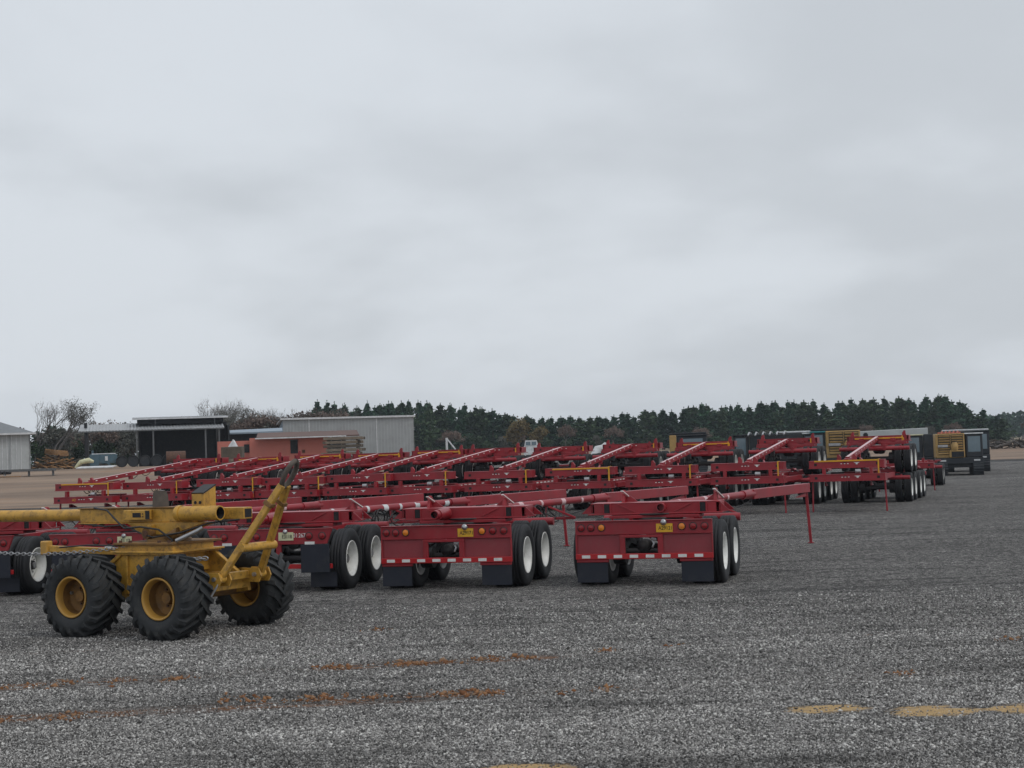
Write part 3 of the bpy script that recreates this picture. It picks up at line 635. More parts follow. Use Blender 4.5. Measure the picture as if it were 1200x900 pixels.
# ------------------------------------------------------------------ stacked trailers, tongues to the camera
LF = 7.75
def front_bolster(t, y, z0, z1, name='front_bolster', stakes=False, W=1.15):
    m = MB()
    m.box((0, y+0.13, (z0+z1)/2), (2*W, 0.02, z1-z0), RED); m.box((0, y-0.33, (z0+z1)/2), (2*W, 0.02, z1-z0), RED)
    m.box((0, y-0.10, z1-0.01), (2*W+0.01, 0.50, 0.022), RED); m.box((0, y-0.10, z0+0.006), (2*W+0.03, 0.54, 0.016), RED)
    m.box((0, y-0.62, (z0+z1)/2-0.02), (2*W-0.5, 0.45, z1-z0-0.06), RED)
    for sx in (-1, 1):
        m.box((sx*(W-0.01), y-0.10, (z0+z1)/2), (0.02, 0.44, z1-z0-0.03), RED)
        m.box((sx*(W-0.20), y+0.142, (z0+z1)/2), (0.085, 0.006, 0.075), M['dark'], 0)
        m.prism([(0, 0), (0.35, 0), (0, z1-z0-0.04)], (sx*(W-0.36), y-0.345, z0+0.02), (sx, 0, 0), (0, 0, 1), (0, -0.25, 0), RED)
    for x in (0.05, -0.05, 0.15): m.box((x*1.0, y+0.143, (z0+z1)/2+0.015), (0.045, 0.006, 0.022), M['white'], 0)
    m.prism([(-0.10, 0.03), (0.10, 0.03), (0.03, 0), (0.03, -0.035), (-0.03, -0.035), (-0.03, 0)], (-0.32, y+0.147, (z0+z1)/2+0.02), (1,0,0), (0,0,1), (0,-0.005,0), M['white'])
    m.box((0.05, y+0.143, (z0+z1)/2+0.045), (0.12, 0.006, 0.022), M['dark'], 0)
    o = m.build(name, t)
    if stakes:
        for x in (0.24, -0.24):
            m = MB(); m.prism([(-0.07, 0), (0.07, 0), (0.07, 0.10), (0.0, 0.19), (-0.05, 0.17), (-0.05, 0.08)], (x, y+0.05, z1), (-1,0,0), (0,0,1), (0,-0.08,0), RED); m.build('stake', t)
    return o
def make_lower():
    t = thing('pole_trailer', 'x', 'trailer')
    rear_assembly(t, top=1.16, tube_len=0.2, stakes=(), kind='stack'); add_wheels(t)
    front_bolster(t, LF, 0.95, 1.17)
    m = MB(); m.bar((0, 0.3, 1.08), (0, LF-0.1, 1.06), 0.16, 0.15, RED)
    for sx in (-1, 1):
        m.bar((sx*0.62, LF-0.1, 1.02), (sx*0.12, LF-2.6, 1.02), 0.06, 0.12, RED)
        m.prism([(0, 0), (0.5, 0), (0.5, 0.12), (0.35, 0.12)], (sx*0.7, LF-0.62, 0.80), (0,1,0), (0,0,1), (0.03,0,0), RED)
    for sx in (-1, 1): m.box((sx*0.66, 3.3, 0.98), (0.09, 3.6, 0.16), RED); m.box((sx*0.36, LF-1.6, 1.04), (0.10, 2.4, 0.16), RED)
    for yy_ in (1.6, 3.3, 5.0): m.box((0, yy_, 0.97), (1.4, 0.10, 0.13), RED)
    m.box((0.0, LF-2.6, 1.03), (0.4, 0.3, 0.17), RED); m.box((0.25, LF-1.5, 1.16), (0.9, 0.5, 0.10), M['black']); m.box((-0.3, LF-1.1, 1.15), (1.1, 0.3, 0.14), RED); m.build('pole', t)
    m = MB()
    for sx in (-1, 1): pole_tape(m, (sx*0.082, 1.5, 1.10), (sx*0.082, LF-0.6, 1.08), (sx*0.004, 0, 0), 12, 0.045, 0.26, ('white',))
    m.build('reflector_tape', t)
    for sx in (-1, 1):
        m = MB(); m.bar((sx*1.10, LF-0.18, 0.94), (sx*1.13, LF-0.17, 0.0), 0.05, 0.05, RED); m.box((sx*1.08, LF-0.18, 0.955), (0.2, 0.06, 0.03), RED); m.build('support_leg', t)
    for x in (-0.72, 0.72): m = MB(); m.box((x, LF-0.02, 1.27), (0.10, 0.14, 0.19), M['red']); m.build('spacer_block', t)
    m = MB(); m.tube([(-0.40, LF-0.02, 1.245), (-0.24, LF-0.02, 1.245)], 0.07, M['silver'], 12); m.build('air_canister', t)
    return t
UP = 1.04
def make_upper():
    """its own ground is at z = UP above the yard; the pole slopes down to the front bolster"""
    t = thing('pole_trailer', 'x', 'trailer')
    rear_assembly(t, top=1.31, tube_len=0.25, stakes=(-0.9, 0.9), kind='stack'); add_wheels(t)
    zf0 = 1.37-UP; zf1 = 1.61-UP
    front_bolster(t, LF, zf0, zf1, stakes=True)
    a, b_ = Vector((0.02, 0.0, 1.24)), Vector((0.02, LF-0.25, zf1+0.03))
    m = MB(); m.bar(a, b_, 0.12, 0.14, RED); m.bar(b_, (0.02, LF+0.05, zf1+0.01), 0.14, 0.05, RED)
    m.box(a + (b_-a)*0.42 + Vector((0, 0, -0.16)), (0.12, 0.25, 0.2), M['black']); m.box(a + (b_-a)*0.66 + Vector((0, 0, -0.13)), (0.1, 0.16, 0.12), RED)
    m.build('pole', t)
    m = MB()
    for sx in (-1, 1): pole_tape(m, a, b_, (sx*0.064, 0, 0.02), 12, 0.035, 0.10)
    d = (b_-a).normalized(); up = Vector((0, -d.z, d.y)).normalized()
    for k in range(9):
        c = a + (b_-a)*((k+0.5)/9) + up*0.073; m.obox(c, Vector((0.048,0,0)), d*0.415, up*0.002, M['pinkish'], 0)  # pale strip along the top edge: painted sky reflection, not tape
    m.build('reflector_tape', t)  # white tape marks together with the painted highlight strip
    # slanting braces under the raised bolster
    for sx in (-1, 1):
        m = MB(); m.box((sx*0.6, 0.62, 1.02), (0.9, 0.12, 0.10), RED);  m.bar((sx*1.05, 0.42, 1.11), (sx*0.05, 0.46, 1.02), 0.05, 0.06, RED); m.bar((sx*1.06, 0.42, 1.00), (sx*0.02, 0.47, 1.08), 0.05, 0.05, RED)
        m.bar((sx*1.05, 0.38, 1.13), (sx*1.06, 0.38, 0.96), 0.05, 0.05, RED); m.build('brace', t)
        m = MB(); m.bar((sx*0.55, LF-0.1, zf0+0.12), (sx*0.1, LF-2.2, zf0+0.25), 0.05, 0.09, RED); m.build('brace', t)
    
    m = MB()
    for k in range(4):
        m.tube([(0.1, LF-0.4-0.25*k+0.05*q, zf0-0.02-0.10*math.sin(PI*q/8)) for q in range(9)], 0.012, M['hose'], 6)
        m.tube([(0.12, 1.6+0.9*k+0.1*q, 1.1-0.1*(k)-0.16*math.sin(PI*q/8)) for q in range(9)], 0.012, M['hose'], 6)
    m.build('air_hose', t)
    # ratchet straps round the bolster ends
    for (yy_, z0, z1, x0) in ((LF+0.17, zf0-0.40, zf1+0.012, -0.98), (0.335, 0.15, 1.285, -0.86)):
        m = MB(); m.box((x0, yy_, (z0+z1)/2), (0.045, 0.008, z1-z0), M['strap'], 0.002); m.box((x0, yy_-0.17, z1), (0.045, 0.35, 0.008), M['strap'], 0.002)
        m.box((x0, yy_+0.015, z0+(z1-z0)*0.25), (0.06, 0.03, 0.08), M['silver']); m.build('strap', t)
    return t
lower0 = make_lower(); upper0 = make_upper()
ordn = ['', 'leftmost', 'second from left', 'third from left', 'fourth from left', 'fifth from left', 'middle (sixth)', 'fifth from right', 'fourth from right', 'third from right', 'second from right', 'rightmost']
fx = [(-14.75,52.6),(-12.35,52.4),(-9.90,52.0),(-7.60,51.55),(-5.28,51.0),(-3.13,50.55),(-0.57,50.0),(1.99,49.4),(4.59,48.85),(7.29,48.3),(10.25,47.55)]
heads = [18,18,18,18,18,18,17.5,17.5,18,19.5,20.5]
GL = 'lower red trailers of the two-high stacks'; GU = 'upper red trailers of the two-high stacks'
first = True
def long_strap(t, yy_, z, x0, x1, drop):
    m = MB(); m.box(((x0+x1)/2, yy_, z), (abs(x1-x0), 0.012, 0.045), M['strap'], 0.003)
    m.box((x0, yy_+0.004, z-drop/2), (0.045, 0.012, drop), M['strap'], 0.003); m.build('strap', t)
LO = [lower0] + [copy_tree(lower0) for _ in range(11)]; UPP = [upper0] + [copy_tree(upper0) for _ in range(11)]
for i in range(11):
    (x, y), hd = fx[i], heads[i]
    lo, up = LO[i], UPP[i]
    n_ = i+1; jx = random.Random(i*7+1)
    h = R(hd); bx_, by_ = x + LF*math.sin(h), y + LF*math.cos(h)
    dz = 0
    place(lo, bx_, by_, hd+180+jx.uniform(-0.4, 0.4), 0)
    place(up, bx_ + 0.25*math.sin(h), by_ + 0.25*math.cos(h), hd+180+jx.uniform(-0.8, 0.8), UP + jx.uniform(-0.02, 0.02))
    for kk in list(up.children) + list(lo.children):
        if kk.name.startswith('wheel'): kk.rotation_euler[0] = jx.random()*6.28
    lo['label'] = 'red trailer on the gravel, bottom of the %s two-high stack' % ordn[n_]
    up['label'] = 'red trailer with slanting pole, top of the %s two-high stack' % ordn[n_]
    lo['group'] = GL; up['group'] = GU
    if n_ in (1, 8): long_strap(up, LF+0.155, 1.61-UP-0.03, -0.97, 0.9, 0.5)
    if n_ == 11: long_strap(up, LF+0.155, 1.61-UP-0.015, -0.98, 0.98, 0.3)
    if n_ in (2, 3, 4, 5, 9, 11): long_strap(up, 0.35, 1.22, -0.9, 0.8, 0.4)
    if n_ == 1:
        m = inst('painted_mark', text_mesh('A2', 0.13, M['strap'], 'painted_mark'), lo, (0.35, LF+0.145, 1.06), (R(90), 0, PI))
# trailers parked behind, tails meeting the stacks' tails, tongues away
GB = 'red trailers parked tail to tail behind the stacks'
back0 = thing('pole_trailer', 'x', 'trailer'); rear_assembly(back0, top=1.16, tube_len=0.1, stakes=(), kind='stack'); add_wheels(back0)
m = MB(); m.bar((0, 0.3, 1.08), (0, 5.0, 1.06), 0.16, 0.15, RED); m.build('pole', back0)
m = MB(); m.bar((0, 4.9, 1.02), (0, 4.95, 0), 0.05, 0.05, RED); m.build('support_leg', back0)
bl = {11: 'low red trailer tail to tail with the rightmost stack, white rims showing beyond it', 10: 'low red trailer behind the second stack from the right, white hubs showing beyond its wheels', 9: 'low red trailer behind the third stack from the right, seen through its wheels', 8: 'low red trailer behind the fourth stack from the right, seen through its wheels'}
for j, n_ in enumerate((11, 10, 9, 8)):
    t = back0 if j == 0 else copy_tree(back0)
    (x, y), h = fx[n_-1], R(heads[n_-1]); D = LF + 3.0
    place(t, x + D*math.sin(h), y + D*math.cos(h), heads[n_-1]); t['label'] = bl[n_]; t['group'] = GB
back_low, back_up = LO[11], UPP[11]
# third row: two-legged fronts, only the rightmost clearly visible
GC = 'single red trailers in the row behind the stacks'
for (x, y, hd, lb) in [(16.35, 64.4, 18, 'lone red trailer, thin leg showing between rightmost stack and yellow grille machine'),
                       (3.0, 66.5, 20, 'far red trailer, its pale slanting pole poking up over the fifth stack from right')]:
    t = copy_tree(back_low if x > 10 else back_up); h = R(hd); place(t, x + LF*math.sin(h), y + LF*math.cos(h), hd+180, 0 if x > 10 else 1.0)
    t['label'] = lb; t['group'] = GC
    if x < 10:
        u = copy_tree(back_low); place(u, x + LF*math.sin(h), y + LF*math.cos(h), hd+180); u['label'] = 'far red trailer carrying the one with the poking pole, behind the fifth stack'; u['group'] = GC
# a front bolster parked just right of the dirt edge, stakes showing over the yellow pipe
for kk in list(back_low.children): 
    for g_ in list(kk.children): bpy.data.objects.remove(g_)
    bpy.data.objects.remove(kk)
bpy.data.objects.remove(back_low)
t = back_up
for c in list(t.children):
    if c.name.split('.')[0] in ('strap',):
        bpy.data.objects.remove(c)
h = R(30); place(t, -11.05 - 7.0*math.cos(R(20)), 37.0 + 3, 245, 0); t['label'] = 'red trailer hidden behind the yellow pipe, its two stakes showing over it'; t['group'] = 'single red trailers off the rows'; t['category'] = 'trailer'
place(t, -18.9, 36.0, 100, 0)

# ------------------------------------------------------------------ yellow log bogie
GO, GD = M['gold'], M['golddark']
bog = thing('log_bogie', 'worn yellow log bogie with four lug tyres and raised A-shaped tow frame', 'log trailer', (-4.63, 20.48, 0), R(-29.2))
def lug_tyre():
    m = MB(); ro = 0.49
    pr = [(0.262, -0.20), (0.30, -0.235), (0.38, -0.255), (0.44, -0.245), (0.475, -0.215), (0.49, -0.15), (0.497, -0.05), (0.497, 0.05), (0.49, 0.15), (0.475, 0.215), (0.44, 0.245), (0.38, 0.255), (0.30, 0.235), (0.262, 0.20)]
    m.lathe(pr, (0,0,0), (0,1,0), M['lugtyre'], 48, True, True)
    nl = 20
    def surf(x):
        ax = abs(x)
        if ax < 0.15: return 0.494
        if ax < 0.215: return 0.49 - (ax-0.15)/0.065*0.015
        return 0.475 - (ax-0.215)/0.04*0.05
    for sd in (-1, 1):
        for k in range(nl):
            a0 = 2*PI*(k + (0.5 if sd > 0 else 0))/nl
            vs = []; steps = 7
            for q in range(steps):
                tq = q/(steps-1); x = sd*(0.262 - tq*0.285); a = a0 + 0.40*tq**1.15*1.0
                r0 = surf(x)-0.02; r1 = (0.534 if tq > 0.12 else 0.48)
                if tq < 0.01: r1 = 0.452
                hw = 0.024/0.5*(1.15 - 0.35*tq)
                for (r, da) in ((r0, -hw*1.4), (r1, -hw), (r1, hw), (r0, hw*1.4)):
                    vs.append((math.cos(a+da)*r, x, math.sin(a+da)*r))
            fs = [(0,1,2,3), tuple(range((steps-1)*4, steps*4))[::-1]]
            for q in range(steps-1):
                for e_ in range(4): fs.append((q*4+e_, q*4+(e_+1)%4, (q+1)*4+(e_+1)%4, (q+1)*4+e_))
            m.add(vs, fs, M['lugtyre'])
    return m.mesh('tyre')
def lug_rim():
    m = MB()  # visible face towards -y
    m.lathe([(0.262, -0.20), (0.270, -0.215), (0.262, -0.228), (0.245, -0.222), (0.238, -0.205), (0.232, -0.185), (0.222, -0.15), (0.218, 0.15), (0.24, 0.2), (0.262, 0.215), (0.262, 0.2)], (0,0,0), (0,1,0), M['yellow'], 40)
    m.lathe([(0.219, -0.02), (0.20, 0.0), (0.12, 0.01), (0, 0.01)], (0,0,0), (0,1,0), M['golddark'], 36)
    m.lathe([(0.2178, -0.14), (0.2168, -0.02)], (0,0,0), (0,1,0), M['golddark'], 36)
    m.tube([(0, 0.01, 0), (0, -0.07, 0)], [0.085, 0.07], GD, 18)
    for k in range(8):
        a = 2*PI*k/8; m.disc((math.cos(a)*0.11, 0.008, math.sin(a)*0.11), (0,-1,0), 0.013, 0.022, M['rust'], 6)
    m.tube([(0.19, 0.0, 0.03), (0.19, -0.03, 0.03)], 0.02, M['silver'], 6)
    return m.mesh('wheel')
LT, LR = lug_tyre(), lug_rim()
for sx in (-1, 1):
    for sy in (-1, 1):
        wh = inst('wheel', LR, bog, (sx*0.74, sy*0.83, 0.518), (0, random.random()*6, 0 if sy < 0 else PI)); inst('tyre', LT, wh)
m = MB()
for sy in (-0.42, 0.42):
    m.prism([(-1.0, 0.50), (-0.55, 0.44), (0.55, 0.44), (1.0, 0.50), (0.98, 0.64), (0.42, 1.04), (-0.42, 1.04), (-0.98, 0.64)], (0, sy-0.03, 0), (1,0,0), (0,0,1), (0,0.06,0), GO)
    for x in (-0.3, 0.3): m.box((x, sy-0.04, 0.76), (0.03, 0.05, 0.5), GO)
    m.bar((-0.42, sy-0.045, 1.03), (-0.98, sy-0.045, 0.63), 0.03, 0.05, GO); m.bar((0.42, sy-0.045, 1.03), (0.98, sy-0.045, 0.63), 0.03, 0.05, GO)
m.box((0, 0, 0.9), (0.7, 0.84, 0.26), GO); m.box((0.93, 0, 0.60), (0.12, 0.9, 0.12), GO); m.box((-0.93, 0, 0.58), (0.12, 0.9, 0.12), GO)
for sx in (-0.74, 0.74): m.tube([(sx, -0.8, 0.518), (sx, 0.8, 0.518)], 0.075, GD, 14)
m.box((0, 0, 1.035), (0.95, 1.0, 0.025), GO, 0.004); m.build('bogie_frame', bog)
m = MB(); m.box((0, -0.02, 1.165), (1.02, 0.98, 0.03), GD, 0.004); m.box((0, -0.02, 1.06), (1.08, 1.02, 0.025), GO, 0.004); m.box((0, -0.06, 1.11), (0.96, 0.80, 0.09), GO); 
m.lathe([(0.30, 1.17), (0.30, 1.21), (0.24, 1.215), (0.24, 1.26)], (0, 0, 0), (0,0,1), GD, 26); m.build('turntable', bog)
m = MB()
m.prism([(-0.58, 1.42), (-0.38, 1.30), (-0.20, 1.27), (0.2, 1.27), (0.38, 1.32), (0.75, 1.42)], (0, -0.16, 0), (1,0,0), (0,0,1), (0,0.32,0), GO)
m.tube([(-0.15, -0.16, 1.29), (-0.15, -0.27, 1.29)], 0.075, GD, 18); m.tube([(-0.15, -0.27, 1.29), (-0.15, -0.29, 1.29)], 0.04, M['rust'], 12)
m.box((-0.12, -0.2, 1.33), (0.07, 0.08, 0.14), GO); m.tube([(0.15, -0.18, 1.22), (0.35, -0.18, 1.30)], 0.07, GD, 12)
m.build('saddle', bog)
m = MB(); m.box((-0.48, 0, 1.52), (2.02, 0.22, 0.185), GO, 0.008); m.box((-0.48, 0, 1.621), (2.04, 0.27, 0.014), GD, 0.002); m.box((-0.48, 0, 1.42), (2.04, 0.26, 0.014), GO, 0.002)
m.tube([(-7.4, 0, 1.53), (-1.46, 0, 1.53)], 0.083, GO, 24); m.tube([(-1.56, 0, 1.53), (-1.40, 0, 1.53)], 0.092, GO, 24)
m.tube([(0.34, -0.20, 1.545), (1.06, -0.20, 1.545)], 0.095, GO, 24, True, 0.82); m.tube([(0.36, -0.20, 1.545), (0.42, -0.20, 1.545)], 0.106, GO, 24)
m.box((0.85, 0.06, 1.53), (0.9, 0.18, 0.15), GO); m.box((1.302, 0.06, 1.53), (0.006, 0.13, 0.11), M['dark'], 0)
m.box((-0.38, -0.165, 1.53), (0.42, 0.11, 0.13), GO); m.box((-0.35, -0.223, 1.53), (0.14, 0.008, 0.06), M['dark'], 0); m.box((-0.16, -0.223, 1.53), (0.07, 0.008, 0.11), M['dark'], 0)
for k in range(4): m.disc((-0.28+0.04*(k % 2), -0.223, 1.51+0.035*(k//2)), (0,-1,0), 0.01, 0.006, M['rust'], 8)
m.build('reach_pipe', bog)
m = MB(); m.bar((-7.0, 0, 1.45), (-7.0, 0, 0), 0.10, 0.10, GO); m.box((-7.0, 0, 0.02), (0.3, 0.3, 0.03), GO); m.build('prop_stand', bog)
m = MB(); m.prism([(-0.10, 1.62), (0.09, 1.62), (0.08, 1.78), (0.05, 1.84), (-0.07, 1.85), (-0.09, 1.8)], (-0.12, -0.02, 0), (0.74,0.67,0), (0,0,1), (0.02,0.02,0), M['greyrust']); m.build('upright_plate', bog)
m = MB(); m.prism([(-0.12, 0), (0.12, 0), (0.12, 0.27), (-0.12, 0.17)], (0.52, 0.0, 1.628), (0,1,0), (0,0,1), (0.20,0,0), GO)
m.obox((0.62, 0.0, 1.852), Vector((0.105, 0, 0)), Vector((0, 0.125, 0.052)), Vector((0, -0.004, 0.008)), M['black'], 0.002)
m.disc((0.58, -0.12, 1.68), (0,-1,0), 0.022, 0.006, M['dark'], 10); m.disc((0.66, -0.12, 1.68), (0,-1,0), 0.022, 0.006, M['dark'], 10); m.build('stop_block', bog)
# low side bar on the left with end block and chain
m = MB(); m.bar((-0.35, -0.30, 1.045), (-1.75, -0.42, 1.10), 0.07, 0.085, GO); m.box((-1.80, -0.43, 1.11), (0.13, 0.12, 0.19), M['yellow'], 0.015); m.build('side_bar', bog)
def chain(m, a, b_, sag, nl_, r=0.03):
    a, b_ = Vector(a), Vector(b_)
    for k in range(nl_):
        tq = (k+0.5)/nl_; c = a + (b_-a)*tq - Vector((0,0,sag*4*tq*(1-tq))); d = (b_-a).normalized()
        n1_ = Vector((0,0,1)) if k % 2 else d.cross(Vector((0,0,1))).normalized()
        ring = [c + d*math.cos(2*PI*q/8)*r*1.3 + n1_*math.sin(2*PI*q/8)*r*0.7 for q in range(9)]
        m.tube(ring, r*0.24, M['silver'], 5, False)
m = MB(); chain(m, (-0.35, -0.45, 1.13), (-2.9, -0.5, 1.06), 0.06, 44); m.tube([(-0.4,-0.46,1.14),(-1.0,-0.47,1.15),(-1.5,-0.48,1.12)], 0.012, M['hose'], 6); m.build('chain', bog)
m = MB(); chain(m, (0.22, -0.5, 0.98), (1.0, -0.42, 0.98), 0.02, 18, 0.036); m.build('chain', bog)
m = MB()
m.tube([(-1.2,-0.13,1.63),(-0.9,-0.2,1.60),(-0.7,-0.22,1.45),(-0.5,-0.3,1.36),(-0.2,-0.32,1.38),(0.1,-0.3,1.34),(0.3,-0.26,1.2),(0.35,-0.45,1.05)], 0.013, M['hose'], 7)
m.tube([(-1.5,-0.1,1.42),(-1.0,-0.15,1.38),(-0.6,-0.2,1.40),(-0.3,-0.24,1.30),(0.0,-0.3,1.24),(0.45,-0.25,1.30),(0.9,-0.22,1.42),(1.25,-0.05,1.45)], 0.012, M['hose'], 7)
m.tube([(0.5,-0.42,1.2),(0.75,-0.3,1.32),(0.80,-0.25,1.36)], 0.028, M['silver'], 8)
m.build('hydraulic_hose', bog)
for x in (-0.42,-0.25,0.25,0.42): m = MB(); m.disc((x, -0.46, 1.18), (0,0,1), 0.024, 0.03, M['rust'], 6); m.build('bolt', bog)
# hitch ears and A-frame
m = MB(); m.box((1.06, 0, 0.72), (0.10, 1.02, 0.10), GO)
for y in (-0.50, -0.30, 0.30, 0.50): m.prism([(-0.02, 0.62), (0.26, 0.62), (0.30, 0.70), (0.26, 0.80), (-0.02, 0.80)], (1.0, y-0.012, 0), (1,0,0), (0,0,1), (0,0.024,0), GO)
for y in (-0.4, 0.4): m.tube([(1.2, y-0.14, 0.72), (1.2, y+0.14, 0.72)], 0.028, M['silver'], 10)
m.tube([(1.25, -0.5, 0.66), (1.10, -0.62, 0.35)], 0.014, M['silver'], 8)
m.build('hitch', bog)
m = MB(); AP = Vector((2.02, 0.0, 2.0))
for sy in (-1, 1):
    a = Vector((1.2, sy*0.40, 0.72)); b_ = AP + Vector((-0.07, sy*0.055, -0.12)); m.bar(a, b_, 0.07, 0.09, GO, 0.01, up=(-0.8, 0, 0.5))
    m.tube([a-Vector((0,0.06,0)), a+Vector((0,0.06,0))], 0.06, GO, 14)
    c = a + (b_-a)*0.80; m.obox(c, (b_-a)*0.02, Vector((0, 0.052, 0)), Vector((-0.055, 0, 0.033)), GD, 0.006)
q0 = Vector((1.2, -0.40, 0.72)); q1 = Vector((1.2, 0.40, 0.72)); f = 0.30
m.tube([q0 + (AP-q0)*f + Vector((0.05, -0.06, 0.0)), q1 + (AP-q1)*f + Vector((0.05, 0.06, 0))], 0.055, GO, 14)
m.bar(q0 + (AP-q0)*0.36 + Vector((-0.02,-.05,0)), q0 + (AP-q0)*f + Vector((0.02, 0.12, 0.02)), 0.03, 0.02, GO); m.build('tow_frame', bog)
m = MB(); dr_ = (AP - Vector((1.2, 0, 0.72))).normalized(); sd_ = Vector((0,1,0)); ring = []
for q in range(25):
    a = 2*PI*q/24; ring.append(AP + dr_*(0.02 + math.cos(a)*0.19) + sd_*math.sin(a)*0.09)
m.tube(ring, 0.034, M['greyrust'], 10, False); m.build('tow_eye', bog)

# ------------------------------------------------------------------ buildings in the dirt yard
def ribs(m, x0, x1, y, z0, z1, step, mat, dy=-1):
    n_ = int((x1-x0)/step)
    for k in range(1, n_): m.box((x0+k*step, y+dy*0.02, (z0+z1)/2), (0.05, 0.035, z1-z0-0.02), mat, 0)
S_ = thing('storage_shed', 'pale ribbed metal shed with grey hipped roof at the left photo edge', 'shed', (-49.0, 140.4, 1.9), R(17.5))
m = MB(); m.box((-4.35, -4.0, 1.75), (8.0-0.2, 0.16, 3.5), M['sidinglight'], 0.01)     # left wall section (behind the opening is dark)
m = MB()
m.prism([(-9, 0), (-2.0+0.3, 0), (-2.0+0.3, 0)], (0,0,0), (1,0,0), (0,0,1), (0,0.01,0), M['dark'])
m = MB()
m.prism([(1.35, 0), (4.6, 0), (4.6, 3.45), (-9, 3.45), (-9, 1.75), (1.05, 1.75)], (0, -4, 0), (1,0,0), (0,0,1), (0,0.15,0), M['sidinglight'])
m.box((4.53, 0, 1.72), (0.14, 8, 3.44), M['sidinglight'], 0.01); m.box((-2.2, 4, 1.72), (13.6, 0.14, 3.44), M['sidinglight'], 0.01)
ribs(m, 1.4, 4.6, -4.0, 0, 3.45, 0.4, M['trim']); ribs(m, -9, 1.1, -4.0, 1.78, 3.45, 0.4, M['trim'])
m.box((2.85, -4.04, 1.72), (0.09, 0.05, 3.44), M['siding'], 0); m.build('wall', S_)
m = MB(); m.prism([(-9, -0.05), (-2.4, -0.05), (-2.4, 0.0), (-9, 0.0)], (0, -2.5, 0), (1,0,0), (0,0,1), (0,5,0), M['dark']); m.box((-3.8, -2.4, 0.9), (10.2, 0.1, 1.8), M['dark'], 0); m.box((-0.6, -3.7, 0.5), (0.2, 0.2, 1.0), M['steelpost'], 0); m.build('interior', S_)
m = MB(); e0 = [(-9.5,-4.5,3.45),(5.1,-4.5,3.45),(5.1,4.5,3.45),(-9.5,4.5,3.45),(-5,0.5,4.85),(1.4,0.5,4.85)]
m.add(e0, [(0,1,5,4),(1,2,5),(2,3,4,5),(3,0,4),(0,3,2,1)], M['roofgrey']); m.box((-2.2, -4.52, 3.42), (14.7, 0.06, 0.16), M['trim'], 0); m.box((5.12, 0, 3.42), (0.06, 9.1, 0.16), M['trim'], 0)
m.box((0.9, 0.5, 4.86), (1.4, 0.6, 0.14), M['roofgrey']); m.build('roof', S_)

O_ = thing('open_shed', 'long open-fronted shed with corrugated lean-to roof on posts and dark enclosed bay', 'shed', (-35.6, 150.2, 2.0), R(13.5))
m = MB()
for k in range(45):                                   # corrugated sheets, front slope
    x = -6.6 + k*0.305; m.prism([(0, 0), (0.15, 0.07), (0.305, 0)], (x, -2.4, 3.52), (1,0,0), (0,0,1), (0, 5.4, 0.75), M['roofpale'])
m.box((0.25, -2.38, 3.46), (13.7, 0.08, 0.10), M['steelpost'], 0); m.build('lean_to_roof', O_)
m = MB()
for x in (-5.9, -1.2, 0.35, 5.3, 6.6): 
    m = MB(); m.box((x, -2.2, 1.73), (0.30 if x < -5 else 0.16, 0.16, 3.46), M['dark'] if x < -5 else M['steelpost'], 0.01); m.build('post', O_)
for x in (-5.9, -1.0, 6.6): m = MB(); m.box((x, 2.8, 1.9), (0.16, 0.16, 3.8), M['steelpost'], 0.01); m.build('post', O_)
m = MB(); m.box((-6.0, 0.2, 4.15), (0.3, 0.3, 0.5), M['dark']); m.build('vent', O_)
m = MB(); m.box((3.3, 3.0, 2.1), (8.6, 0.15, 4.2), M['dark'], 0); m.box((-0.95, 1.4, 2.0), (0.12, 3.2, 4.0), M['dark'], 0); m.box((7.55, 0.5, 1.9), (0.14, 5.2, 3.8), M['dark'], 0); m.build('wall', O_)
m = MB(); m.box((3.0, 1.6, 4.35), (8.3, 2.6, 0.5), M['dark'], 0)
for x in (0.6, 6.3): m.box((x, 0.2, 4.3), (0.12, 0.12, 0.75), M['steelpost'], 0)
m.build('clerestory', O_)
m = MB(); m.obox((3.0, 1.5, 4.72), Vector((4.6,0,0)), Vector((0,1.9,0.12)), Vector((0,-0.003,0.05)), M['roofgrey'], 0); m.box((3.0, -0.42, 4.62), (9.2, 0.05, 0.12), M['trim'], 0); m.build('upper_roof', O_)

P_ = thing('block_building', 'low salmon-pink building with dark door and rusty overhanging roof', 'building', (-19.3, 132, 1.9), R(8))
m = MB(); m.box((0.0, 0, 1.1), (6.6, 4.0, 2.2), M['pink'], 0.01); m.box((-4.6, 0.3, 1.0), (2.8, 3.4, 2.0), M['pink'], 0.01); m.build('wall', P_)
m = MB(); m.obox((1.6, -0.2, 2.40), Vector((4.3,0,0)), Vector((0,2.8,0.25)), Vector((0,-0.005,0.05)), M['roofrust'], 0); m.box((1.0, -2.98, 2.13), (7.6, 0.06, 0.10), M['trim'], 0); m.build('roof', P_)
m = MB(); m.box((0.42, -2.02, 1.35), (0.62, 0.06, 1.1), M['dark'], 0); m.box((0.42, -2.03, 1.93), (0.72, 0.05, 0.06), M['steelpost'], 0); m.build('door', P_)
m = MB(); m.box((-3.55, -1.43, 1.35), (0.45, 0.06, 0.7), M['dark'], 0); m.build('window', P_)
m = MB(); m.box((1.2, -2.03, 0.95), (0.25, 0.06, 0.25), M['rust'], 0); m.build('meter_box', P_)

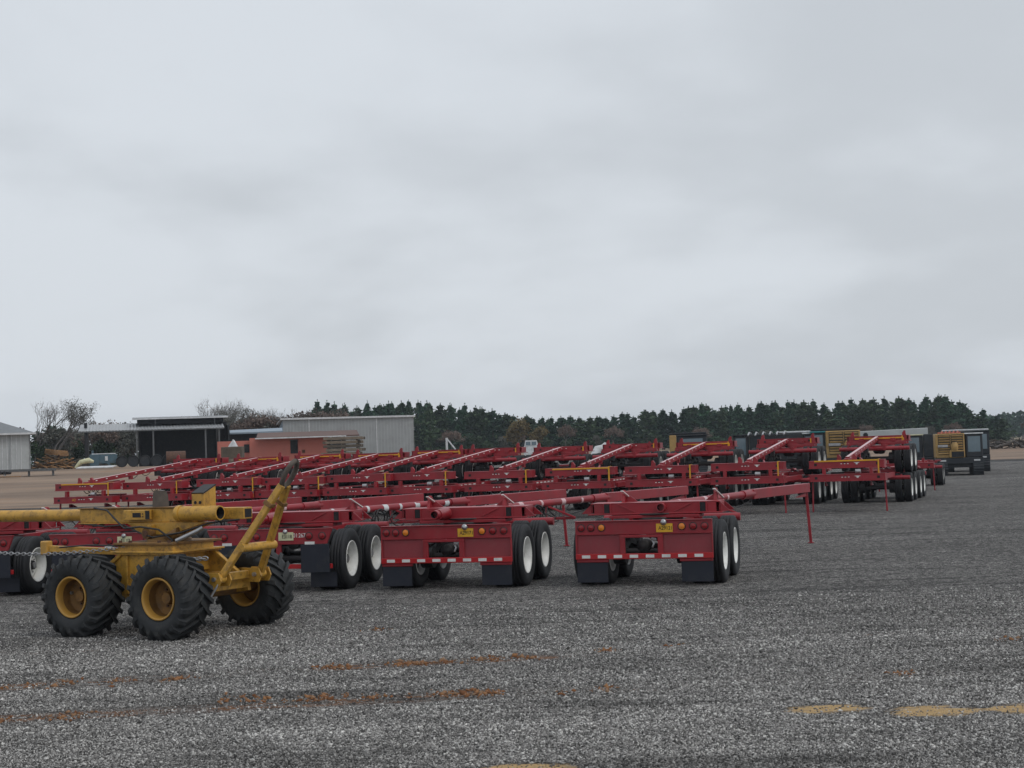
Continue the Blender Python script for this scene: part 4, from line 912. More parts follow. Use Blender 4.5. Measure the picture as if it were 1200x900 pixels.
W_ = thing('metal_warehouse', 'large grey ribbed steel warehouse, the tallest building, left of the dark pines', 'building', (-18.6, 175.4, 2.0), R(4.5))
m = MB(); m.prism([(-7.4, 0), (7.1, 0), (7.1, 4.58), (-7.4, 4.70)], (0, -3.5, 0), (1,0,0), (0,0,1), (0,0.15,0), M['siding']); ribs(m, -7.3, 7.1, -3.5, 0, 4.55, 0.36, M['sidinglight'])
m.box((7.08, 2.0, 2.25), (0.15, 11, 4.5), M['siding'], 0)
m.prism([(0, 0), (14, 0), (14, 2.6), (0, 4.6)], (-7.45, -3.4, 0), (-0.16,0.987,0), (0,0,1), (0.1,0,0), M['sidingblue'])
for x in (-4.5, 3.0): m.box((x, -3.53, 2.28), (0.10, 0.06, 4.56), M['trim'], 0)
m.build('wall', W_)
m = MB(); m.obox((-0.4, 1.6, 4.68), Vector((7.7,0,-0.06)), Vector((0,5.3,-0.02)), Vector((0,0,0.05)), M['roofgrey'], 0); m.obox((-0.15, -3.72, 4.66), Vector((7.5,0,-0.06)), Vector((0,0.05,0)), Vector((0,0,0.10)), M['trim'], 0)
m.bar((-7.5, -3.6, 4.72), (-9.2, 5.5, 3.6), 0.3, 0.12, M['trim'], 0); m.build('roof', W_)
m = MB(); m.box((-1.5, -3.6, 1.6), (1.0, 0.1, 1.9), M['dark'], 0); m.build('door', W_)
for x in (-2.3, -0.6): m = MB(); m.tube([(x, -4.2, 0), (x, -4.2, 2.6)], 0.09, M['steelpost'], 8); m.build('door_bollard', W_)
A_ = thing('lean_to_annex', 'low blue-grey annex with pale roof edge between the open shed and the warehouse', 'building', (-27.3, 160, 2.0), R(9))
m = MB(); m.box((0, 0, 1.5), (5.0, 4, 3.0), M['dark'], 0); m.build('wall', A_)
m = MB(); m.obox((0.1, -0.3, 3.28), Vector((3.1,0,0.05)), Vector((0,2.5,0.2)), Vector((0,0,0.05)), M['sidingblue'], 0); m.box((0.1, -2.85, 3.05), (6.2, 0.06, 0.16), M['sidingblue'], 0); m.build('roof', A_)

# ------------------------------------------------------------------ yard clutter
def plank_stack(label, x, y, z, wd, layers, seed, rz=0):
    t = thing('timber_stack', label, 'timber stack', (x, y, z), rz, 'timber stacks beside the pink building'); rd = random.Random(seed)
    m = MB(); zz = 0
    for k in range(layers):
        off = rd.uniform(-0.15, 0.15)
        for j in range(5): m.box((off, -0.9+0.4*j, zz+0.12), (wd+rd.uniform(-0.3, 0.3), 0.36, 0.20), M['wood'] if (k+j) % 3 else M['woodend'], 0.01)
        zz += 0.225
        if k < layers-1:
            for xx_ in (-wd*0.4, 0, wd*0.4): m.box((xx_, 0, zz+0.025), (0.12, 1.9, 0.05), M['woodend'], 0)
            zz += 0.05
    m.build('planks', t); return t
gz = ground_z
plank_stack('low stack of weathered grey timbers left of the pink building', -20.0, 110, gz(-19.6, 110)+0.35, 3.0, 3, 2)
m = MB(); m.box((-20.0, 110, gz(-19.6,110)+0.17), (3.2, 2.0, 0.34), M['woodend'], 0.02); tag(m.build('timber_crib'), 'dark timber crib under the low stack left of the pink building', 'timber crib')
plank_stack('taller stack of grey timbers right of the pink building', -12.4, 112, gz(-12.4, 112)+0.75, 2.6, 6, 3)
m = MB(); m.box((-12.4, 112, gz(-12.4,112)+0.37), (3.0, 2.0, 0.74), M['woodend'], 0.02); tag(m.build('timber_crib'), 'dark timber crib under the taller stack right of the pink building', 'timber crib')
m = MB()
m.add([(-0.6,0,0),(0.5,-0.3,0),(0.6,0.5,0),(-0.5,0.6,0),(0.05,0.1,0.95),(0.25,0.15,0.8)], [(0,1,4),(1,5,4),(1,2,5),(2,3,5,),(3,4,5),(3,0,4),(0,3,2,1)], M['trim'], False)
o = m.build('white_tarp', None, (-21.6, 118, gz(-21.6,118)+1.75)); o.scale = (0.6, 0.6, 0.6); tag(o, 'peaked white tarp over a pile behind the low timber stack', 'tarp')
m = MB(); m.box((-21.6, 118, gz(-21.6,118)+0.87), (1.6, 1.2, 1.74), M['woodend'], 0.05); tag(m.build('covered_pile'), 'dark pile of boards under the white tarp', 'board pile')
# rubble pile of broken boards by the shed
t = thing('board_heap', 'heap of broken tan boards and brush between the pale shed and the open shed', 'wood heap', (-41.8, 140, gz(-41.8, 140)))
rd = random.Random(9); m = MB()
for k in range(90):
    a = rd.uniform(0, 2*PI); r_ = abs(rd.gauss(0, 0.9)); z = max(0.1, 1.25 - r_*0.75)*rd.uniform(0.3, 1); ln = rd.uniform(0.8, 2.2)
    m.box((math.cos(a)*r_*1.3, math.sin(a)*r_*0.7, z), (ln, rd.uniform(0.15, 0.5), 0.06), M['freshwood'] if rd.random() < 0.7 else M['woodend'], 0, rd.uniform(-0.6, 0.6), rd.uniform(-0.5, 0.5))
for k in range(6): m.box((0.1, 0.1, 1.35+0.08*k), (2.0, 0.7, 0.06), M['freshwood'], 0, 0.1*k-0.2, 0.12)
m.build('boards', t)
m = MB()
for k in range(80):
    x = rd.uniform(-3.2, 4.5); ln = rd.uniform(0.7, 2.4); z = rd.uniform(0.05, 0.6)*(1.3-abs(x)/6); 
    p = Vector((x, rd.uniform(-0.6, 1.5), z)); d = Vector((rd.uniform(-1,1), rd.uniform(-0.5,0.5), rd.uniform(-0.25,0.35))).normalized()*ln/2
    m.tube([p-d, p+d], [rd.uniform(0.03, 0.10), 0.02], M['bark'] if k % 3 else M['woodend'], 6)
m.build('brush', t)
# roller conveyor / low deck in front of the shed
t = thing('log_deck', 'long low roller deck on short legs lying in front of the pale shed', 'log deck', (-41.0, 118, gz(-41, 118)))
m = MB(); m.box((0.2, 0, 0.52), (11.6, 1.2, 0.10), M['woodend'], 0.01); m.box((0.2, -0.6, 0.47), (11.6, 0.08, 0.18), M['steelpost'], 0.01)
for k in range(22): m.tube([(-5.5+k*0.36, -0.66, 0.32), (-5.5+k*0.36, 0.6, 0.32)], 0.13, M['black'], 10)
m.build('deck', t)
for k in range(7):
    m = MB(); m.box((-5.4+k*1.85, -0.4, 0.21), (0.14, 0.14, 0.42), M['trim'] if k == 4 else M['steelpost'], 0.01); m.build('leg', t)
m = MB(); m.box((0.6, -1.6, 0.08), (2.2, 0.12, 0.06), M['freshwood'], 0, -0.35); tag(m.build('loose_plank', None, (-38.6, 117, gz(-38.6, 117))), 'single pale plank lying on the dirt by the roller deck', 'plank')
# blue machine, pipes, barrel, white sheet
t = thing('blue_tank', 'blue-grey steel tank box with upright fittings standing under the open shed', 'tank', (-37.3, 139, gz(-37.3, 139)), R(15)); t.scale = (0.8, 1, 1)
m = MB(); m.box((-0.8, 0, 0.65), (1.0, 1.2, 1.2), M['steelblue'], 0.03); m.box((0.7, 0, 0.8), (2.0, 1.2, 0.8), M['steelblue'], 0.03); m.box((0.2, -0.3, 1.28), (2.6, 0.3, 0.08), M['trim'], 0.01); m.build('tank_body', t)
m = MB(); m.tube([(-1.0, -0.2, 1.2), (-1.0, -0.2, 1.6)], 0.12, M['steelblue'], 10); m.box((0.5, -0.62, 0.85), (0.3, 0.04, 0.4), M['trim'], 0); m.bar((0.5, -0.7, 0.5), (1.1, -0.7, 0.1), 0.15, 0.15, M['steelblue']); m.build('fittings', t)
m = MB(); m.obox((0,0,0.12), Vector((1.6,0,0)), Vector((0,0.7,0.05)), Vector((0,0,0.05)), M['trim'], 0.02); tag(m.build('white_sheet', None, (-36.6, 134.5, gz(-36.6, 134.5))), 'flat white roofing sheet on the ground in front of the blue tank', 'sheet')
m = MB(); m.tube([(0,0,0.1),(0.5,0,0.6),(1.2,0.1,0.72),(1.6,0.1,0.6)], [0.1,0.22,0.25,0.12], M['paleplate'], 10); tag(m.build('pale_duct', None, (-39.0, 136.5, gz(-39,136.5))), 'bent pale yellow duct left of the blue tank', 'duct')
for k in range(5):
    x = -35.5 + 1.02*k; y = 139 + 0.15*k; m = MB()
    m.lathe([(0.44, 0.5), (0.50, 0.52), (0.53, 0.45), (0.53, -0.45), (0.50, -0.52), (0.44, -0.5)], (0, 0, 0.53), (0.25,-1,0), M['tyre'], 22, True, True); m.lathe([(0.45, 0.40), (0, 0.40)], (0,0,0.53), (0.25,-1,0), M['navy'], 22)
    o = m.build('culvert_pipe', None, (x, y, gz(x, y))); tag(o, ('first','second','third','fourth','fifth')[k] + ' black pipe of the row, counting from the blue tank', 'pipe', 'black pipes lying in a row under the open shed')
t = thing('rusty_tank', 'rusty horizontal cylinder tank at the right end of the pipe row under the open shed', 'tank', (-30.6, 139, gz(-30.6,139)), R(12))
m = MB(); m.tube([(-0.85, 0, 0.75), (0.85, 0.1, 0.75)], 0.55, M['rust'], 20); m.build('shell', t)
m = MB(); m.box((-0.5, 0, 0.15), (0.2, 0.9, 0.3), M['steelpost']); m.box((0.5, 0, 0.15), (0.2, 0.9, 0.3), M['steelpost']); m.build('cradle', t)
# debris logs on the far right field
t = thing('log_heap', 'heap of dead branches and logs on the tan field at the right', 'log heap', (51.5, 160, gz(51.5,160))); m = MB()
for k in range(60):
    p = Vector((rd.uniform(-2.6,2.6), rd.uniform(-1,1), rd.uniform(0.1,0.8))); d = Vector((rd.uniform(-1,1), rd.uniform(-0.4,0.4), rd.uniform(-0.2,0.3))).normalized()*rd.uniform(0.4,1.3)
    m.tube([p-d, p+d], [rd.uniform(0.05,0.16), 0.04], M['bark'] if k % 2 else M['greybark'], 6)
m.build('branches', t)

# ------------------------------------------------------------------ machines
def track(m, x, ln, wd=0.55, h=0.75, mat=None):
    mat = mat or M['navy']; r = h/2; pts = []
    for q in range(9): a = PI/2 + PI*q/8; pts.append((-(ln/2-r) + r*math.cos(a), r + r*math.sin(a)))
    for q in range(9): a = -PI/2 + PI*q/8; pts.append(((ln/2-r) + r*math.cos(a), r + r*math.sin(a)))
    m.prism(pts, (x-wd/2, 0, 0), (0,1,0), (0,0,1), (wd,0,0), mat)
    k = 0
    while k < len(pts):
        p = pts[k]; m.box((x, p[0], p[1]), (wd+0.04, 0.07, 0.07), mat, 0.01); k += 1
    n_ = int(ln/0.25)
    for q in range(n_):
        for zz in (0.02, h-0.02): m.box((x, -(ln/2-r)+q*(ln-h)/max(1, n_-1), zz), (wd+0.04, 0.10, 0.05), mat, 0.01)
def machine(label, x, y, rz, body, cabmat, cabside=1, wd=2.9, scale=1.0, grille=True, roofmat=None, rack=False, cat='forestry machine', name='forestry_machine', boom=False, cabw=0.95, roof_w=None):
    """tracked machine seen from its tail (-y): deck, engine housing with louvred doors, cab on one side"""
    t = thing(name, label, cat, (x, y, gz(x, y)), rz); t.scale = (scale,)*3; hw = wd/2
    for sx in (-1, 1):
        m = MB(); track(m, sx*(hw-0.32), 4.0); m.build('track', t)
    m = MB(); m.box((0, 0, 0.62), (wd-1.2, 3.0, 0.34), M['navy']); m.box((0, 0.1, 0.88), (wd, 3.6, 0.26), M['navy'], 0.02); m.box((0, -1.72, 0.84), (wd, 0.08, 0.34), M['navy'], 0.02)
    for sx in (-1, 1): m.box((sx*hw*0.72, -1.77, 0.86), (0.34, 0.02, 0.09), M['trim'], 0)
    m.build('deck', t)
    cx0 = cabside*(hw-cabw/2); bw = wd-cabw-0.05; bx0 = -cabside*(hw-bw/2)
    m = MB(); m.box((bx0, 0.1, 1.72), (bw, 3.2, 1.40), body, 0.03)
    m.build('engine_housing', t)
    if grille:
        for j in (0, 1):
            gx = bx0 - bw/2 + bw*(0.30+0.44*j); gw = bw*0.41
            m = MB(); m.box((gx, -1.512, 1.78), (gw, 0.02, 1.16), M['black'], 0)
            for q in range(6 if j else 7): m.box((gx, -1.535, 2.28-q*0.145), (gw-0.05, 0.04, 0.085), body, 0.008, 0, 0, 0.3)
            m.box((gx, -1.54, 1.28), (gw, 0.05, 0.10), body, 0.01)
            m.build('grille_door', t)
        m = MB(); m.box((bx0+bw*0.22, -1.66, 1.24), (bw*0.52, 0.30, 0.42), body, 0.02); m.box((bx0+bw*0.24, -1.815, 1.22), (bw*0.42, 0.012, 0.32), M['dark'], 0)
        m.lathe([(0.17, 0), (0.2, 0.1), (0.2, 0.32), (0.13, 0.42), (0.13, 0.50), (0, 0.5)], (bx0+bw*0.15, -1.66, 1.45), (0,0,1), body, 16)
        m.disc((bx0+bw*0.15, -1.66, 1.94), (0,0,1), 0.15, 0.05, M['black'], 14)
        m.box((bx0-bw*0.25, -1.58, 1.70), (bw*0.35, 0.10, 0.14), M['silver'], 0.02); m.build('tool_box', t)
    m = MB(); cz = 1.01; ch = 1.35
    m.box((cx0, -0.5, cz+ch/2), (cabw, 1.8, ch), M['navy'], 0.04); m.box((cx0, -0.5, cz+ch+0.03), (cabw+0.1, 1.9, 0.07), cabmat, 0.02); m.build('cab', t)
    m = MB(); m.box((cx0, -1.405, cz+ch*0.57), (cabw*0.72, 0.012, ch*0.66), M['glass'], 0); m.build('cab_window', t)
    m = MB(); m.box((cx0+cabside*(cabw/2+0.006), -0.5, cz+ch*0.57), (0.012, 1.3, ch*0.6), M['glass'], 0); m.build('cab_window', t)
    if roofmat:
        rw = roof_w or wd; m = MB(); m.box((cabside*(hw-rw/2), 0.5, 2.50), (rw, 3.0, 0.09), roofmat, 0.03)
        for sx in (-1, 1): m.box((cabside*(hw-rw/2)+sx*(rw/2-0.08), 1.2, 2.2), (0.1, 0.1, 0.6), M['navy'], 0.01)
        m.build('canopy', t)
    if rack:
        m = MB()
        for q in range(5): m.tube([(bx0-0.4+0.22*q, 0.0, 2.42), (bx0-0.35+0.22*q, 0.1, 2.55), (bx0-0.3+0.22*q, 0.4, 2.48)], 0.05, M['orange'], 7)
        m.tube([(bx0-0.6, 0.2, 2.45), (bx0+0.7, 0.2, 2.45)], 0.06, M['orange'], 8); m.build('roof_rack', t)
    if boom:
        m = MB(); m.bar((0, 0.6, 1.6), (0.1, 2.4, 2.9), 0.28, 0.35, body); m.bar((0.1, 2.4, 2.9), (0.2, 4.4, 1.4), 0.22, 0.28, body); m.build('boom', t)
    return t
machine('yellow and black tracked machine with louvred grille doors, beside the open gravel', 25.6, 88.8, R(-13), M['tan'], M['trim'], 1, 2.62, 0.985, rack=True, roofmat=None)
machine('black machine with pale canopy just behind the yellow grille machine, farthest right of all', 28.6, 97.5, R(-15), M['navy'], M['navy'], 1, 2.7, 1.04, grille=False, roofmat=M['trim'])
machine('dark machine with yellow-roofed cab between the rightmost stack and the yellow grille machine', 24.8, 94.0, R(-14), M['navy'], M['paleplate'], -1, 2.7, 0.99, grille=False, cabw=1.5)
machine('teal and yellow machine with louvred rear, left of the rightmost stack', 18.9, 90.5, R(-11), M['tan'], M['teal'], -1, 2.5, 1.12, grille=True, roofmat=M['navy'], cabw=0.7)
machine('dark machine with white canopy behind the second stack from the right', 17.0, 92, R(-10), M['navy'], M['trim'], 1, 2.4, 1.08, grille=False, roofmat=M['trim'], roof_w=2.4)
machine('dark skidder beside a teal box, left of second stack from right', 13.9, 89, R(-8), M['navy'], M['navy'], -1, 2.2, 1.08, grille=False, cabw=0.8)
machine('tan and black machine with big cab window, behind the third stack from the right', 9.95, 88, R(-6), M['tan'], M['navy'], 1, 1.9, 1.10, grille=False, cabw=1.5, roofmat=M['navy'])
m = MB(); m.box((0,0,0.45), (0.85, 0.9, 0.9), M['teal'], 0.03); m.box((0,-0.46,0.6), (0.6, 0.03, 0.3), M['teal'], 0.01); m.box((0,0,0.93), (0.9, 0.95, 0.06), M['navy'], 0.01)
tag(m.build('fuel_box', None, (13.75, 86.0, 0.95), (0, 0, R(-9))), 'bright teal steel box beside the dark skidder', 'steel box')
m = MB(); m.box((0,0,0.5), (1.2, 1.4, 1.0), M['navy'], 0.03); tag(m.build('steel_stand', None, (13.75, 86.0, gz(13.75, 86))), 'dark steel stand under the teal box', 'stand')
m = MB()
for k in range(6): m.tube([(-1.0+0.4*k, -0.6, 0), (-0.8+0.4*k, 0.2, 0.16), (-0.6+0.4*k, 0.9, 0.10)], 0.05, M['silver'], 6)
m.bar((-1.1, 0, -0.05), (1.4, 0, -0.05), 0.1, 0.08, M['black'])
for sx in (-1.0, 1.3): m.bar((sx, 0, -0.05), (sx, 0, -2.7), 0.08, 0.08, M['black'])
tag(m.build('pipe_rack', None, (14.0, 86.0, 2.66)), 'rack of curved metal pipes above the dark skidder', 'pipe rack')
# long pale flatbed / box on far right row
t = thing('box_trailer', 'long pale weathered box trailer standing behind the rightmost stack', 'trailer', (24.4, 101, gz(24.4,101)), R(2))
m = MB(); m.obox((0, 0, 2.20), Vector((2.5,0,0.05)), Vector((0,1.1,0)), Vector((0,0,0.55)), M['sidinglight'], 0.03); m.box((0, 0, 1.55), (5.0, 2.0, 0.16), M['steelpost'], 0.01); m.build('box_body', t)
m = MB()
for sx in (-2.0, 2.0): m.box((sx, 0, 0.75), (0.2, 1.8, 1.5), M['steelpost'], 0.01)
m.build('landing_gear', t)
m = MB(); m.disc((-1.6, -1.105, 2.45), (0,-1,0), 0.16, 0.02, M['dark'], 14); m.build('vent', t)
# white truck cab
t = thing('truck', 'white truck cab showing between stacks in front of the tree line', 'truck', (1.25, 112, gz(1.25,112)), R(-2))
t.scale = (0.58, 0.7, 0.70)
m = MB(); m.box((0,0,1.55), (1.9, 1.6, 1.1), M['trim'], 0.08); m.prism([(-0.85,2.1),(0.85,2.1),(0.70,2.68),(-0.70,2.68)], (0,-0.8,0), (1,0,0), (0,0,1), (0,1.5,0), M['trim']); m.box((0,2.0,1.3), (1.9,2.8,0.7), M['trim'], 0.05); m.build('cab', t)
for sx in (-0.36, 0.36):
    m = MB(); m.box((sx,-0.812,2.36), (0.58,0.02,0.36), M['glass'], 0); m.build('cab_window', t)
for sx in (-1, 1):
    for yy_ in (-0.2, 2.8):
        m = MB(); m.lathe([(0.25,-0.13),(0.45,-0.13),(0.48,-0.08),(0.48,0.08),(0.45,0.13),(0.25,0.13)], (sx*0.85,yy_,0.48), (1,0,0), M['tyre'], 20, True, True); m.disc((sx*0.85-0.05,yy_,0.48),(1,0,0),0.26,0.1,M['rim'],16); m.build('wheel', t)
m = MB(); m.box((0,1.2,0.75), (1.7,4.4,0.4), M['black'], 0.03); m.build('chassis', t)
# skidder with white and green parts
t = thing('skidder', 'small green-hooded skidder with white hose cover behind the fourth stack from right', 'skidder', (5.25, 91, gz(5.25,91)), R(15))
m = MB(); m.box((0.7,0,1.55), (0.8,1.4,0.5), M['pine'], 0.05); m.box((0,0,1.1), (2.6,1.6,0.5), M['navy'], 0.05); m.build('body', t)
m = MB(); m.tube([(-0.7,-0.6,1.5),(-0.5,-0.6,1.9),(-0.15,-0.6,2.0),(0.0,-0.6,2.25)], [0.28,0.26,0.2,0.1], M['trim'], 10); m.build('hose_cover', t)
for sx in (-1,1):
    for yy_ in (-0.9,0.9):
        m = MB(); m.lathe([(0.3,-0.22),(0.55,-0.25),(0.66,-0.18),(0.66,0.18),(0.55,0.25),(0.3,0.22)], (sx*1.0,yy_,0.66), (1,0,0), M['tyre'], 24, True, True); m.disc((sx*1.0-0.1,yy_,0.66),(1,0,0),0.31,0.2,M['navy'],16); m.build('wheel', t)
# small loader mast
t = thing('loader_mast', 'small white post with slanting arm behind the fifth stack from left', 'loader', (-4.9, 112, gz(-4.9,112)))
t.scale = (0.7, 0.7, 0.72)
m = MB(); m.tube([(0,0,0),(0,0,2.9)], 0.12, M['trim'], 10); m.build('mast', t)
m = MB(); m.bar((0,0,2.85),(0.9,-0.2,1.7),0.12,0.12,M['trim']); m.bar((0.05,0,2.55),(-1.0,0.1,2.6),0.10,0.16,M['black']); m.box((-1.0,0.1,2.6),(0.3,0.3,0.3),M['black']); m.build('arm', t)

# ------------------------------------------------------------------ trees
def cards(rng, centres, sizes, up=0.3, elong=2.2):
    """many small leaf-clump quads"""
    n = len(centres); a = rng.normal(size=(n,3)); a[:,2] *= up; a /= np.linalg.norm(a,axis=1)[:,None]
    b = rng.normal(size=(n,3)); b -= a*np.sum(a*b,1)[:,None]; b /= np.linalg.norm(b,axis=1)[:,None]
    s = sizes[:,None]; V = np.stack([centres - a*s*elong*0.5, centres - b*s*0.5, centres + a*s*elong*0.5, centres + b*s*0.5],1)
    return V
def quads_mesh(name, V, mat):
    n = len(V); F = np.arange(n*4); me = bpy.data.meshes.new(name); me.vertices.add(n*4); me.vertices.foreach_set('co', V.reshape(-1))
    me.loops.add(n*4); me.loops.foreach_set('vertex_index', F); me.polygons.add(n); me.polygons.foreach_set('loop_start', np.arange(0, n*4, 4)); me.update(calc_edges=True); me.materials.append(mat); return me
def pine_meshes(seed, mat, h=10.0, width=2.0, full=1.0, sharp=0.9):
    rng = np.random.default_rng(seed); C = []; S = []
    nb = 26
    for k in range(nb):
        tz = 0.06 + 0.90*(k/nb); z = h*tz; rad = (width*(1-tz)**sharp*(0.7+0.5*rng.random()))*(0.55 if tz > 0.84 else 1.0) + 0.10
        for br in range(5):
            a = rng.random()*2*PI; L_ = rad*(0.35+0.95*rng.random()); lift = 0.35*L_*(0.3 if tz < 0.5 else 1.1)
            m_ = int(9*full + 3); q = rng.random(m_)**0.7
            C.append(np.stack([np.cos(a)*L_*q + rng.normal(0,0.09,m_), np.sin(a)*L_*q + rng.normal(0,0.09,m_), z + lift*q + rng.normal(0,0.09,m_)],1)); S.append(np.full(m_, 0.34)*(0.6+0.8*rng.random(m_)))
    C.append(np.stack([rng.normal(0,0.03,16), rng.normal(0,0.03,16), h*(0.94+0.075*rng.random(16))],1)); S.append(np.full(16, 0.15))
    V = cards(rng, np.concatenate(C), np.concatenate(S), 0.6, 2.1)
    cm = quads_mesh('crown', V, mat); t = MB(); t.tube([(0,0,-0.5),(0.05,0,h*0.4),(0,0.03,h*0.98)], [0.17,0.11,0.02], M['bark'], 7); return cm, t.mesh('trunk')
PM = [pine_meshes(10+i, M['pine' if i % 3 else 'pine2'], 10, [3.4,3.6,3.2,3.9,3.5,3.4,3.6,3.3][i], 1.0, [0.8,0.62,0.95,0.7,0.75,1.0,0.6,0.85][i]) for i in range(8)]
GP = 'dark pines of the tree line behind the yard'
px_top = [(-36,13.7),(-28,13.0),(-20,13.4),(-15,12.6),(-9.3,12.1),(-5,11.3),(-2,10.0),(6.4,9.0),(16.4,8.9),(26.5,9.8),(33,10.4),(43,10.9),(50,10.5),(60,10.5),(73,10.7),(81.6,10.6),(85,9.0),(88,7.6),(91.5,6.0)]
def hprof(x):
    if x <= px_top[0][0]: return px_top[0][1]
    for (a, ha), (b_, hb) in zip(px_top, px_top[1:]):
        if x <= b_: return ha + (hb-ha)*(x-a)/(b_-a)
    return px_top[-1][1]
rt = random.Random(21); first_p = {}
def put_tree(name, lb, cat, meshes, x, y, hs, ws, group, z=None):
    r_ = thing(name, lb, cat, (x, y, gz(x, y)-0.1 if z is None else z), rt.uniform(0, 6.28), group); r_.scale = (ws, ws, hs)
    inst('crown', meshes[0], r_); inst('trunk', meshes[1], r_)
    return r_
# front rank to back ranks; each a tree of its own
def seg(px):
    for lim, tx in ((470, 'rising behind the warehouse'), (560, 'just right of the warehouse'), (680, 'behind the white truck'), (800, 'behind the fourth stack from the right'), (900, 'behind the third stack from the right'), (1000, 'behind the rightmost stack'), (1095, 'behind the yellow and black machines')):
        if px < lim: return tx
    return 'at its right end by the field'
cnt = 0
for rank, (yb, dx) in enumerate([(292, 1.75), (300, 1.9), (309, 2.1)]):
    x = -37.5 + rank
    while x < 92 and cnt < 290:
        xx_ = x*(1+rank*0.03) + rt.uniform(-0.6, 0.6); H = hprof(xx_/(1+rank*0.03)); base = gz(xx_, yb)
        topz = (H - 2.2)*(yb/300) + 2.2 - rt.random()**1.5*(1.6 if rank else 2.6)
        hs = max(3.0, topz - base)
        put_tree('pine_tree', 'dark pine in the dense tree line ' + seg(600+1800*xx_/yb), 'tree', PM[rt.randrange(8)], xx_, yb + rt.uniform(-3, 3), hs/10, rt.uniform(0.8, 1.15), GP); cnt += 1
        x += dx*rt.uniform(0.7, 1.3)
# low pines seen left, behind and through the open shed
for k in range(34):
    x = -92 + k*1.85 + rt.uniform(-0.8, 0.8); y = 285 + rt.uniform(-14, 14)
    put_tree('pine_tree', 'small distant pine behind the open shed on the left', 'tree', PM[rt.randrange(8)], x, y, rt.uniform(0.66, 0.86), rt.uniform(0.8, 1.1), 'small pines behind the sheds')
# broadleaf / bare trees
def branch_tree(seed, h, spread, leafn, leafmat_, bark, depth=5, leafsize=0.22, lean=0):
    rd = random.Random(seed); m = MB(); tips = []
    def grow(p, d, ln, r_, lv):
        q = p; pts = [p]; dd_ = d.copy()
        for s_ in range(3):
            dd_ = (dd_ + Vector((rd.gauss(0,.10), rd.gauss(0,.10), rd.gauss(0.03,.06)))).normalized(); q = q + dd_*ln/3; pts.append(q)
        m.tube(pts, [r_, r_*0.88, r_*0.78, r_*0.66], bark, 6 if lv > 2 else 4, False)
        if lv <= 2: tips.extend(pts[1:])
        if lv == 0: return
        for _ in range(rd.choice((2, 3, 3)) if lv > 1 else 3):
            a = rd.uniform(0, 2*PI); el = rd.uniform(0.25, 0.75)*spread
            u = dd_.orthogonal().normalized(); v_ = dd_.cross(u); nd = (dd_*math.cos(el) + (u*math.cos(a)+v_*math.sin(a))*math.sin(el) + Vector((0,0,0.12))).normalized()
            grow(pts[rd.choice((2, 3, 3))], nd, ln*rd.uniform(0.60, 0.86), r_*0.60, lv-1)
    grow(Vector((0,0,-0.3)), Vector((lean,0,1)).normalized(), h*0.30, h*0.018, depth)
    zm = max(p.z for p in tips); k_ = h/zm
    m.v = [(a*k_, b*k_, c*k_) for (a, b, c) in m.v]; tr = m.mesh('trunk')
    if leafn:
        rng = np.random.default_rng(seed); T = np.array([tuple(p*k_) for p in tips]); idx = rng.integers(0, len(T), leafn)
        C = T[idx] + rng.normal(0, 0.32, (leafn, 3)); V = cards(rng, C, leafsize*(0.6+0.8*rng.random(leafn)), 0.8, 1.3); cm = quads_mesh('crown', V, leafmat_)
    else: cm = None
    return cm, tr
def put_branch(name, lb, cat, ms, x, y, s_, group=None, rz=None):
    r_ = thing(name, lb, cat, (x, y, gz(x, y)), rt.uniform(0, 6.28) if rz is None else rz, group); r_.scale = (s_,)*3
    inst('trunk', ms[1], r_)
    if ms[0]: inst('crown', ms[0], r_)
    return r_
B1 = branch_tree(1, 10, 1.0, 2400, M['leafgrey'], M['greybark'], 6, 0.13)
B2 = branch_tree(2, 10, 0.75, 60, M['leafbrown'], M['greybark'], 6, 0.16)
B3 = branch_tree(3, 8, 1.2, 2600, M['leafbrown'], M['greybark'], 5, 0.24)
B4 = branch_tree(4, 7, 1.3, 4600, M['leafgrey'], M['greybark'], 5, 0.26)
B5 = branch_tree(5, 5, 1.4, 4200, M['leafochre'], M['greybark'], 4, 0.26)
B6 = branch_tree(6, 5, 1.4, 4200, M['pine2'], M['greybark'], 4, 0.30)
put_branch('bare_tree', 'tall almost bare grey tree with thin upright twigs right of the pale shed', 'tree', B2, -53.9, 172, 0.80, 'leafless trees left')
put_branch('leafy_tree', 'taller round-crowned tree with sparse grey-green leaves right of the pale shed', 'tree', B1, -50.6, 170, 0.78)
put_branch('bare_tree', 'slim bare tree above the right end of the open shed roof', 'tree', B2, -40.0, 195, 0.82, 'leafless trees over the open shed', 1.0)
put_branch('bare_tree', 'bare tree just left of the warehouse roof, tallest twigs there', 'tree', B2, -37.4, 200, 0.88, 'leafless trees over the open shed', 2.6)
put_branch('leafy_tree', 'small round grey-leaved tree over the open shed roof end', 'tree', B1, -37.2, 190, 0.70, None, 2.0)
put_branch('leafy_tree', 'round brownish-leaved tree between open shed and warehouse', 'tree', B1, -33.4, 190, 0.72, None, 4.0)
for k in range(16):
    x = -50 + k*1.55 + rt.uniform(-0.5, 0.5)
    put_branch('thicket_tree', ('brown-leaved' if k % 2 else 'grey-green-leaved') + ' tree in the thicket behind the sheds', 'tree', B3 if k % 2 else B4, x if k > 3 else -57+k*4.0, 205+rt.uniform(-6, 8), rt.uniform(0.54, 0.72)*(0.88 if k % 2 else 1.0), 'thicket trees behind the sheds')
